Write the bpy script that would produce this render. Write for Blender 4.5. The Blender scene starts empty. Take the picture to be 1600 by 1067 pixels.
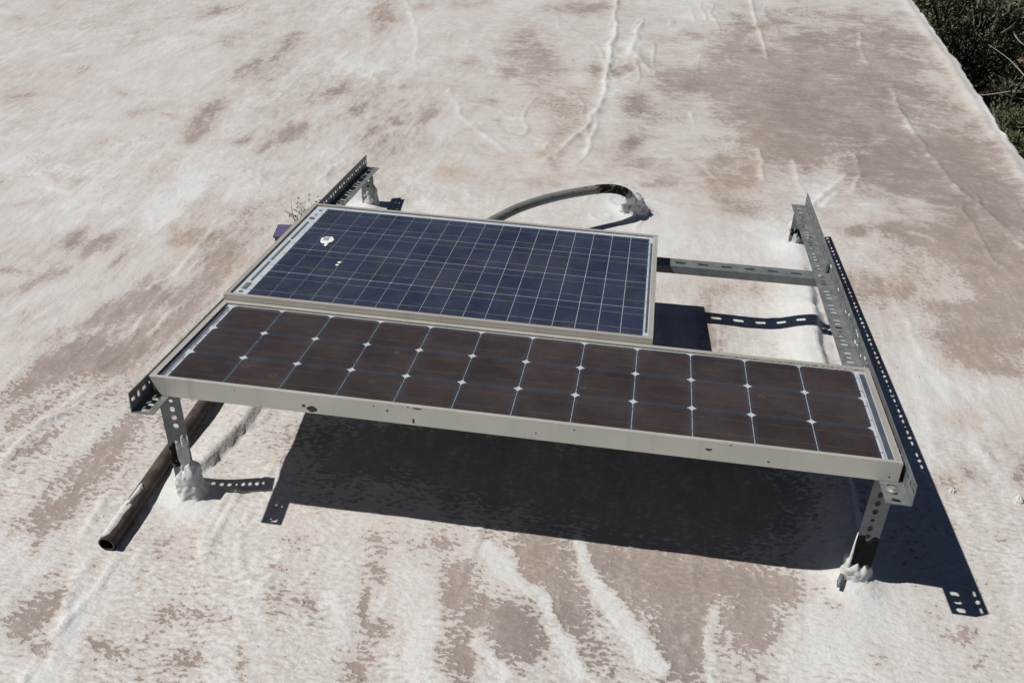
import bpy, bmesh, math, random
import numpy as np
from mathutils import Matrix, Vector, noise as mnoise

random.seed(7)
scene = bpy.context.scene
C = scene.collection

# ------------------------------------------------------------------ camera
RW = ((0.98797, 0.15236, 0.02510), (0.10570, -0.54886, -0.82920), (-0.11256, 0.82188, -0.55844))  # right, down, forward
cam_d = bpy.data.cameras.new('camera'); cam_d.sensor_width = 36.0
cam_d.lens = 1532.5 / 1600 * 36.0
cam_d.clip_start = 0.05; cam_d.clip_end = 500
cam = bpy.data.objects.new('camera', cam_d); C.objects.link(cam)
r_, d_, f_ = (Vector(v).normalized() for v in RW)
cam.matrix_world = Matrix(((r_.x, -d_.x, -f_.x, 0.982), (r_.y, -d_.y, -f_.y, -1.6034), (r_.z, -d_.z, -f_.z, 1.6566), (0, 0, 0, 1)))
scene.camera = cam

# ------------------------------------------------------------------ sky and sun
SUN = Vector((0.6851, 0.1714, -1.0273)).normalized()      # direction the light travels
elev = math.asin(-SUN.z)
world = bpy.data.worlds.new('World'); scene.world = world; world.use_nodes = True
wn = world.node_tree
sky = wn.nodes.new('ShaderNodeTexSky'); sky.sky_type = 'NISHITA'; sky.sun_disc = False
sky.sun_elevation = elev
sky.sun_rotation = math.atan2(-SUN.x, -SUN.y)
sky.altitude = 2200; sky.air_density = 0.42; sky.dust_density = 0.1; sky.ozone_density = 1.0
bg = wn.nodes['Background']; bg.inputs['Strength'].default_value = 0.05
wn.links.new(sky.outputs[0], bg.inputs['Color'])
sd = bpy.data.lights.new('sun', 'SUN'); sd.energy = 5.0; sd.angle = math.radians(0.53); sd.color = (1.0, 0.965, 0.92)
so = bpy.data.objects.new('sun', sd); C.objects.link(so)
so.rotation_euler = SUN.to_track_quat('-Z', 'Y').to_euler(); so.location = (-4, -1, 7)
vs = scene.view_settings
vs.view_transform = 'Standard'; vs.look = 'None'; vs.exposure = -0.09; vs.gamma = 1.0; vs.use_curve_mapping = False

scene.cycles.max_bounces = 6; scene.cycles.diffuse_bounces = 3; scene.cycles.transparent_max_bounces = 6

# ------------------------------------------------------------------ helpers
def tag(o, label=None, cat=None, group=None, kind=None):
    for k, v in (('label', label), ('category', cat), ('group', group), ('kind', kind)):
        if v: o[k] = v
    return o

def empty(name, loc=(0, 0, 0), rot=(0, 0, 0)):
    o = bpy.data.objects.new(name, None); C.objects.link(o)
    o.location = loc; o.rotation_euler = rot; o.empty_display_size = 0.1
    return o

def link(name, me, parent=None, loc=(0, 0, 0), rot=(0, 0, 0)):
    o = bpy.data.objects.new(name, me); C.objects.link(o)
    o.parent = parent; o.location = loc; o.rotation_euler = rot
    return o

def mesh(name, verts, faces, mat=None, smooth=False):
    me = bpy.data.meshes.new(name); me.from_pydata(verts, [], faces); me.update()
    if mat: me.materials.append(mat)
    if smooth: me.polygons.foreach_set('use_smooth', [True] * len(me.polygons))
    return me

def bm_mesh(name, bm, mat=None, smooth=False):
    bmesh.ops.recalc_face_normals(bm, faces=bm.faces)
    me = bpy.data.meshes.new(name); bm.to_mesh(me); bm.free()
    if mat: me.materials.append(mat)
    if smooth: me.polygons.foreach_set('use_smooth', [True] * len(me.polygons))
    return me

def box(bm, x0, x1, y0, y1, z0, z1, bev=0.0):
    r = bmesh.ops.create_cube(bm, size=1.0)
    vv = r['verts']
    for v in vv:
        v.co = Vector((x0 if v.co.x < 0 else x1, y0 if v.co.y < 0 else y1, z0 if v.co.z < 0 else z1))
    if bev:
        ed = {e for v in vv for e in v.link_edges}
        bmesh.ops.bevel(bm, geom=list(ed), offset=bev, segments=2, affect='EDGES', profile=0.6)

def tube(pts, rad, n=14, jitter=0.0, cap=True, seed=0):
    rng = random.Random(seed)
    pts = [Vector(p) for p in pts]; V = []; F = []
    rad = rad if isinstance(rad, (list, tuple)) else [rad] * len(pts)
    up = Vector((0.13, 0.2, 1)).normalized()
    for i, p in enumerate(pts):
        t = (pts[min(i + 1, len(pts) - 1)] - pts[max(i - 1, 0)]).normalized()
        a = t.cross(up)
        if a.length < 1e-3: a = t.cross(Vector((1, 0, 0)))
        a.normalize(); b = t.cross(a).normalized()
        up = b if b.dot(up) > 0 else -b
        for k in range(n):
            w = 2 * math.pi * k / n
            rr = rad[i] * (1 + jitter * rng.uniform(-1, 1))
            V.append(p + (a * math.cos(w) + up * math.sin(w)) * rr)
    for i in range(len(pts) - 1):
        for k in range(n):
            k2 = (k + 1) % n
            F.append((i * n + k, i * n + k2, (i + 1) * n + k2, (i + 1) * n + k))
    if cap:
        F.append(tuple(range(n - 1, -1, -1))); F.append(tuple((len(pts) - 1) * n + k for k in range(n)))
    return V, F

def smooth_path(pts, k=6):
    P = [Vector(p) for p in pts]; out = []
    for i in range(len(P) - 1):
        p0, p1, p2, p3 = P[max(i - 1, 0)], P[i], P[i + 1], P[min(i + 2, len(P) - 1)]
        for j in range(k):
            t = j / k
            out.append(0.5 * ((2 * p1) + (p2 - p0) * t + (2 * p0 - 5 * p1 + 4 * p2 - p3) * t * t + (3 * p1 - p0 - 3 * p2 + p3) * t ** 3))
    out.append(P[-1])
    return out

# ------------------------------------------------------------------ materials
class NT:
    def __init__(s, name):
        s.m = bpy.data.materials.new(name); s.m.use_nodes = True
        s.t = s.m.node_tree; s.n = s.t.nodes; s.l = s.t.links
        s.b = s.n['Principled BSDF']; s.out = s.n['Material Output']
    def add(s, ty, **kw):
        nd = s.n.new(ty)
        for k, v in kw.items(): setattr(nd, k, v)
        return nd
    def put(s, sock, v):
        if hasattr(v, 'is_linked') or isinstance(v, bpy.types.NodeSocket): s.l.new(v, sock)
        else: sock.default_value = v
    def coord(s, kind='Object', scale=(1, 1, 1)):
        tc = s.add('ShaderNodeTexCoord'); mp = s.add('ShaderNodeMapping'); s.l.new(tc.outputs[kind], mp.inputs[0])
        mp.inputs['Scale'].default_value = scale
        return mp.outputs[0]
    def noise(s, scale, detail=4, rough=0.55, vec=None, dist=0.0):
        nd = s.add('ShaderNodeTexNoise'); nd.inputs['Scale'].default_value = scale; nd.inputs['Detail'].default_value = detail
        nd.inputs['Roughness'].default_value = rough; nd.inputs['Distortion'].default_value = dist
        if vec is not None: s.l.new(vec, nd.inputs['Vector'])
        return nd.outputs['Fac']
    def math(s, op, a, b=None, c=None, clamp=False):
        nd = s.add('ShaderNodeMath', operation=op); nd.use_clamp = clamp
        for i, v in enumerate((a, b, c)):
            if v is not None: s.put(nd.inputs[i], v)
        return nd.outputs[0]
    def ss(s, v, lo, hi, a=0.0, b=1.0):
        nd = s.add('ShaderNodeMapRange', interpolation_type='SMOOTHSTEP')
        s.put(nd.inputs[0], v)
        for i, q in enumerate((lo, hi, a, b)): nd.inputs[1 + i].default_value = q
        return nd.outputs[0]
    def mix(s, f, a, b):
        nd = s.add('ShaderNodeMix', data_type='RGBA')
        s.put(nd.inputs[0], f)
        s.put(nd.inputs[6], a if isinstance(a, bpy.types.NodeSocket) else (*a, 1))
        s.put(nd.inputs[7], b if isinstance(b, bpy.types.NodeSocket) else (*b, 1))
        return nd.outputs[2]
    def bump(s, h, strength=0.5, dist=0.01, nrm=None):
        nd = s.add('ShaderNodeBump'); nd.inputs['Strength'].default_value = strength; nd.inputs['Distance'].default_value = dist
        s.l.new(h, nd.inputs['Height'])
        if nrm is not None: s.l.new(nrm, nd.inputs['Normal'])
        return nd.outputs[0]
    def attr(s, name):
        nd = s.add('ShaderNodeAttribute'); nd.attribute_name = name
        return nd.outputs['Fac']
    def fin(s, col=None, rough=None, metal=None, nrm=None, spec=None):
        for k, v in (('Base Color', col), ('Roughness', rough), ('Metallic', metal), ('Normal', nrm), ('Specular IOR Level', spec)):
            if v is None: continue
            if k == 'Base Color' and isinstance(v, tuple) and len(v) == 3: v = (*v, 1)
            s.put(s.b.inputs[k], v)
        return s.m

def mat_roof():
    m = NT('weathered_roof_coating')
    co = m.coord()
    coat = m.attr('coat'); warm = m.attr('warm'); tone = m.attr('tone'); far = m.attr('far'); grain = m.attr('grain')
    wn_ = m.add('ShaderNodeTexNoise'); wn_.inputs['Scale'].default_value = 9; wn_.inputs['Detail'].default_value = 1; m.l.new(co, wn_.inputs['Vector'])
    sb = m.add('ShaderNodeVectorMath', operation='MULTIPLY_ADD'); m.l.new(wn_.outputs['Color'], sb.inputs[0]); sb.inputs[1].default_value = (0.022, 0.022, 0); m.l.new(co, sb.inputs[2])
    def stretched(sx, sy):
        mp = m.add('ShaderNodeMapping'); m.l.new(sb.outputs[0], mp.inputs[0]); mp.inputs['Scale'].default_value = (sx, sy, 1); return mp.outputs[0]
    sA = m.noise(30, 3, 0.62, stretched(1.0, 0.36)); sB = m.noise(24, 4, 0.66, stretched(0.55, 1.0))
    mixf = m.add('ShaderNodeMix', data_type='FLOAT'); m.l.new(far, mixf.inputs[0]); m.l.new(sA, mixf.inputs[2]); m.l.new(sB, mixf.inputs[3])
    st = mixf.outputs[0]                        # brush drag
    g = m.noise(100, 2, 0.55, stretched(0.55, 1.0))    # roller stipple
    fld = m.math('ADD', coat, m.math('ADD', m.math('MULTIPLY', m.math('SUBTRACT', st, 0.5), m.math('SUBTRACT', 1.12, m.math('MULTIPLY', grain, 0.42))), m.math('MULTIPLY', m.math('SUBTRACT', g, 0.5), grain)))
    mf = m.add('ShaderNodeMix', data_type='FLOAT'); m.l.new(m.math('SUBTRACT', 1.4, grain, clamp=True), mf.inputs[0]); m.l.new(m.ss(fld, 0.19, 0.39), mf.inputs[2]); m.l.new(m.ss(fld, 0.04, 0.52), mf.inputs[3])
    mask = mf.outputs[0]
    thick = m.ss(fld, 0.40, 1.02)
    bare = m.mix(tone, (0.245, 0.207, 0.186), (0.310, 0.263, 0.236))
    bare = m.mix(m.math('MULTIPLY', warm, 0.8), bare, (0.36, 0.275, 0.215))
    dirty = m.mix(tone, (0.432, 0.398, 0.370), (0.480, 0.452, 0.426))
    dirty = m.mix(m.math('MULTIPLY', warm, 0.7), dirty, (0.475, 0.405, 0.345))
    white = m.mix(tone, (0.575, 0.577, 0.570), (0.525, 0.522, 0.512))
    bare = m.mix(m.math('MULTIPLY', m.ss(m.math('ADD', m.math('MULTIPLY', st, 0.6), m.math('MULTIPLY', g, 0.4)), 0.47, 0.68), 0.38), bare, dirty)
    bare = m.mix(m.math('MULTIPLY', m.ss(fld, 0.02, -0.35), 0.45), bare, (0.225, 0.195, 0.18))
    col = m.mix(mask, bare, m.mix(thick, dirty, white))
    v = m.add('ShaderNodeTexVoronoi'); v.inputs['Scale'].default_value = 24; m.l.new(co, v.inputs['Vector'])
    sc = m.add('ShaderNodeSeparateColor'); m.l.new(v.outputs['Color'], sc.inputs[0])
    gate = m.math('MULTIPLY', m.ss(v.outputs['Distance'], 0.03, 0.06, 1, 0), m.math('GREATER_THAN', sc.outputs[0], 0.88))
    col = m.mix(m.math('MULTIPLY', gate, 0.6), col, (0.14, 0.115, 0.10))
    gate2 = m.math('MULTIPLY', m.ss(v.outputs['Distance'], 0.02, 0.11, 1, 0), m.math('LESS_THAN', sc.outputs[1], 0.20))
    h = m.math('ADD', m.math('MULTIPLY', mask, 0.35), m.math('ADD', m.math('MULTIPLY', st, m.math('SUBTRACT', 1.3, m.math('MULTIPLY', grain, 0.45))), m.math('ADD', m.math('MULTIPLY', m.math('MULTIPLY', g, grain), 0.55), m.math('MULTIPLY', gate2, 0.9))))
    n1 = m.bump(h, 0.62, 0.0058)
    return m.fin(col, m.mix(mask, (0.85, 0.85, 0.85), (0.6, 0.6, 0.6)), 0.0, n1, 0.3)

def mat_simple(name, col, rough=0.6, metal=0.0, var=0.15, scale=20, bump=0.0, spec=0.5, dark=None, darkth=(0.6, 0.7)):
    m = NT(name); co = m.coord()
    n = m.noise(scale, 5, 0.6, co)
    c = m.mix(m.ss(n, 0.3, 0.7), tuple(x * (1 - var) for x in col), tuple(min(1, x * (1 + var)) for x in col))
    if dark: c = m.mix(m.ss(m.noise(scale * 2.3, 4, 0.65, co), *darkth), c, dark)
    nr = m.bump(m.noise(scale * 6, 4, 0.6, co), bump, 0.002) if bump else None
    return m.fin(c, m.math('ADD', m.math('MULTIPLY', n, 0.25), rough - 0.12), metal, nr, spec)

M = {}
M['roof'] = mat_roof()
M['galv'] = mat_simple('galvanised_steel', (0.185, 0.20, 0.20), 0.55, 0.35, 0.22, 35, 0.1, 0.4, dark=(0.13, 0.135, 0.13), darkth=(0.58, 0.75))
M['strut'] = mat_simple('dull_steel_channel', (0.165, 0.18, 0.18), 0.6, 0.3, 0.18, 30, 0.1, 0.4)
M['alu'] = mat_simple('aged_anodised_aluminium', (0.52, 0.52, 0.485), 0.5, 0.30, 0.06, 14, 0.05, 0.4)
M['alu_warm'] = mat_simple('dusty_anodised_aluminium', (0.45, 0.43, 0.38), 0.55, 0.25, 0.08, 18, 0.05, 0.4)
def mat_frame(name, col):
    m = NT(name); co = m.coord()
    run = m.noise(26, 3, 0.6, m.coord(scale=(1.0, 1.0, 0.12))); cloud = m.noise(5, 4, 0.6, co); scr = m.noise(160, 2, 0.6, m.coord(scale=(0.06, 1, 1)))
    c = m.mix(m.ss(cloud, 0.3, 0.7), tuple(x * 0.93 for x in col), tuple(x * 1.05 for x in col))
    c = m.mix(m.math('MULTIPLY', m.ss(run, 0.56, 0.75), 0.35), c, (0.30, 0.27, 0.23))
    c = m.mix(m.math('MULTIPLY', m.ss(scr, 0.64, 0.72), 0.3), c, (0.66, 0.66, 0.64))
    return m.fin(c, m.math('ADD', 0.36, m.math('MULTIPLY', cloud, 0.25)), 0.35, m.bump(scr, 0.05, 0.001), 0.45)
M['alu'] = mat_frame('aged_anodised_aluminium', (0.525, 0.515, 0.47)); M['alu_warm'] = mat_frame('dusty_anodised_aluminium', (0.47, 0.45, 0.40))
M['bolt'] = mat_simple('zinc_bolt', (0.5, 0.5, 0.48), 0.4, 0.7, 0.1, 60)
M['tar'] = mat_simple('black_roof_tar', (0.010, 0.010, 0.0095), 0.75, 0, 0.4, 60, 0.9, 0.15)
M['mound'] = mat_simple('thick_white_roof_coating', (0.56, 0.555, 0.54), 0.6, 0, 0.10, 50, 0.6, 0.35, dark=(0.36, 0.335, 0.31), darkth=(0.64, 0.80))
M['splash'] = mat_simple('white_paint_drip', (0.72, 0.71, 0.68), 0.5, 0, 0.06, 60, 0.3)
M['rust'] = mat_simple('rusty_iron_pipe', (0.072, 0.056, 0.050), 0.7, 0.15, 0.4, 26, 0.4, 0.3, dark=(0.05, 0.033, 0.028), darkth=(0.5, 0.7))
M['pipe_in'] = mat_simple('near_black_pipe_bore', (0.02, 0.015, 0.013), 0.9)  # near-black colour of the plug inside the open pipe
M['conduit'] = mat_simple('grey_plastic_conduit', (0.165, 0.175, 0.165), 0.6, 0.0, 0.12, 20, 0.15, 0.35, dark=(0.05, 0.045, 0.04), darkth=(0.60, 0.66))
M['purple'] = mat_simple('faded_purple_plastic', (0.105, 0.075, 0.165), 0.5, 0, 0.12, 30, 0.1)
M['twig'] = mat_simple('dry_grey_twig', (0.26, 0.245, 0.21), 0.9, 0, 0.3, 40)
M['chip'] = mat_simple('flaked_dark_spot', (0.03, 0.03, 0.03), 0.8)
M['dropping'] = mat_simple('dried_white_dropping', (0.74, 0.74, 0.72), 0.8, 0, 0.05, 90)
M['ring'] = mat_simple('grey_dropping_centre', (0.30, 0.31, 0.32), 0.8, 0, 0.3, 160)
M['ribbon'] = mat_simple('tinned_ribbon', (0.42, 0.43, 0.46), 0.45, 0.3, 0.1, 60)
M['ribbon_dull'] = mat_simple('dull_busbar_ribbon', (0.10, 0.075, 0.072), 0.5, 0.2, 0.3, 25)
M['ribbon_rear'] = mat_simple('pale_busbar_ribbon', (0.27, 0.275, 0.315), 0.5, 0.2, 0.3, 25)
M['back_white'] = mat_simple('white_backsheet', (0.52, 0.55, 0.60), 0.6, 0, 0.05, 30)
M['back_blue'] = mat_simple('slate_blue_margin_tape', (0.075, 0.088, 0.12), 0.5, 0, 0.15, 30)
M['mark'] = mat_simple('grey_printed_mark', (0.13, 0.14, 0.15), 0.6)
M['wall'] = mat_simple('brown_stucco', (0.26, 0.20, 0.16), 0.9, 0, 0.12, 6, 0.5)
M['soil'] = mat_simple('dry_red_soil', (0.17, 0.125, 0.10), 0.95, 0, 0.3, 1.6, 0.6, 0.2, dark=(0.09, 0.07, 0.055), darkth=(0.5, 0.65))
M['bark'] = mat_simple('grey_juniper_bark', (0.13, 0.105, 0.085), 0.95, 0, 0.3, 12, 0.6)
M['deadwood'] = mat_simple('bleached_dead_wood', (0.27, 0.25, 0.225), 0.9, 0, 0.25, 14, 0.3)

def mat_cell(name, core, edge, dark, half, e0, blue=False):
    m = NT(name); tc = m.add('ShaderNodeTexCoord'); sp = m.add('ShaderNodeSeparateXYZ'); m.l.new(tc.outputs['Object'], sp.inputs[0])
    ax = m.math('DIVIDE', m.math('ABSOLUTE', sp.outputs[0]), half[0]); ay = m.math('DIVIDE', m.math('ABSOLUTE', sp.outputs[1]), half[1])
    oi = m.add('ShaderNodeObjectInfo')
    sh = m.add('ShaderNodeVectorMath', operation='ADD'); m.l.new(tc.outputs['Object'], sh.inputs[0]); m.l.new(oi.outputs['Location'], sh.inputs[1])
    n = m.noise(18, 4, 0.6, sh.outputs[0]); n2 = m.noise(55, 3, 0.6, sh.outputs[0])
    c = m.mix(m.ss(n, 0.3, 0.7), core, dark)
    d = m.math('ADD', m.math('MAXIMUM', ax, ay), m.math('MULTIPLY', m.math('SUBTRACT', n2, 0.5), 0.10))
    c = m.mix(m.math('MULTIPLY', m.ss(d, e0, 1.02), 0.9), c, edge)
    tone = m.math('ADD', m.math('MULTIPLY', oi.outputs['Random'], 0.35), 0.82)
    mul = m.add('ShaderNodeVectorMath', operation='SCALE'); m.l.new(c, mul.inputs[0]); m.l.new(tone, mul.inputs['Scale'])
    c = mul.outputs[0]
    if blue:   # crystal grains of a polycrystalline wafer
        v = m.add('ShaderNodeTexVoronoi'); v.inputs['Scale'].default_value = 46; m.l.new(sh.outputs[0], v.inputs['Vector'])
        sx = m.add('ShaderNodeSeparateColor'); m.l.new(v.outputs['Color'], sx.inputs[0])
        c = m.mix(m.math('MULTIPLY', m.ss(sx.outputs[0], 0.6, 1.0), 0.55), c, (0.028, 0.038, 0.10))
    w = m.add('ShaderNodeTexWave'); w.inputs['Scale'].default_value = 95; w.inputs['Distortion'].default_value = 0; m.l.new(tc.outputs['Object'], w.inputs['Vector'])
    c = m.mix(m.math('MULTIPLY', w.outputs['Fac'], 0.10), c, tuple(min(1, x * 3) for x in edge))
    return m.fin(c, 0.55, 0.0, None, 0.2)

M['cell_brown'] = mat_cell('dark_brown_cell', (0.040, 0.0245, 0.0220), (0.034, 0.046, 0.066), (0.034, 0.0215, 0.0195), (0.0625, 0.0632), 0.84)
M['cell_blue'] = mat_cell('navy_polycrystalline_cell', (0.0240, 0.0320, 0.0600), (0.027, 0.036, 0.066), (0.0195, 0.0260, 0.049), (0.0275, 0.0835), 0.8, True)

def mat_glass(name, dust, dirt):
    m = NT(name); co = m.coord()
    tr = m.add('ShaderNodeBsdfTransparent'); tr.inputs[0].default_value = (0.97, 0.98, 0.98, 1)
    gl = m.add('ShaderNodeBsdfGlossy'); gl.inputs['Roughness'].default_value = 0.06
    fr = m.add('ShaderNodeFresnel'); fr.inputs['IOR'].default_value = 1.47
    m1 = m.add('ShaderNodeMixShader'); m.l.new(fr.outputs[0], m1.inputs[0]); m.l.new(tr.outputs[0], m1.inputs[1]); m.l.new(gl.outputs[0], m1.inputs[2])
    df = m.add('ShaderNodeBsdfDiffuse'); df.inputs[0].default_value = (0.50, 0.45, 0.40, 1)
    n = m.noise(7, 5, 0.65, co); n2 = m.noise(70, 3, 0.6, co)
    f = m.math('MULTIPLY', m.ss(n, 0.30, 0.75), dust)
    f = m.math('ADD', f, m.math('MULTIPLY', m.ss(n2, 0.66, 0.74), dust * 0.8))
    # dried droplet rings
    v = m.add('ShaderNodeTexVoronoi'); v.inputs['Scale'].default_value = 13; m.l.new(co, v.inputs['Vector'])
    ring = m.math('MULTIPLY', m.ss(v.outputs['Distance'], 0.07, 0.09), m.ss(v.outputs['Distance'], 0.13, 0.11))
    sc = m.add('ShaderNodeSeparateColor'); m.l.new(v.outputs['Color'], sc.inputs[0])
    f = m.math('ADD', f, m.math('MULTIPLY', m.math('MULTIPLY', ring, m.ss(sc.outputs[0], 0.70, 0.72)), dust * 1.2))
    if dirt:
        sp = m.add('ShaderNodeSeparateXYZ'); m.l.new(co, sp.inputs[0])
        band = m.math('MULTIPLY', m.ss(sp.outputs[1], dirt[0], dirt[1]), m.ss(sp.outputs[0], dirt[2], dirt[3]))
        spk = m.ss(m.noise(130, 4, 0.7, co), 0.38, 0.56)
        f = m.math('ADD', f, m.math('MULTIPLY', m.math('MULTIPLY', band, spk), 0.8))
        f = m.math('ADD', f, m.math('MULTIPLY', m.ss(sp.outputs[1], dirt[0] + .004, dirt[1]), m.math('MULTIPLY', m.ss(n2, 0.35, 0.6), 0.12)))
    f = m.math('MINIMUM', f, 0.95)
    m2 = m.add('ShaderNodeMixShader'); m.l.new(f, m2.inputs[0]); m.l.new(m1.outputs[0], m2.inputs[1]); m.l.new(df.outputs[0], m2.inputs[2])
    m.l.new(m2.outputs[0], m.out.inputs['Surface'])
    return m.m
M['glass_front'] = mat_glass('dusty_front_glass', 0.045, (0.372, 0.386, 0.95, 1.5))
M['glass_rear'] = mat_glass('dusty_rear_glass', 0.04, None)

def mat_leaf(name, a, b):
    m = NT(name); co = m.coord()
    oi = m.add('ShaderNodeObjectInfo')
    n = m.noise(2.2, 4, 0.6, co); n2 = m.noise(14, 2, 0.5, co)
    c = m.mix(m.ss(n, 0.35, 0.65), a, b)
    c = m.mix(m.math('MULTIPLY', m.ss(n2, 0.52, 0.7), 0.55), c, (0.13, 0.115, 0.07))
    return m.fin(c, 0.8, 0, None, 0.25)
M['leaf'] = [mat_leaf('olive_juniper_scale_leaf', (0.080, 0.094, 0.046), (0.128, 0.140, 0.075)), mat_leaf('dusty_juniper_scale_leaf', (0.092, 0.096, 0.058), (0.142, 0.142, 0.092)),
             mat_leaf('fresh_pine_needle', (0.07, 0.095, 0.040), (0.11, 0.135, 0.058))]

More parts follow.
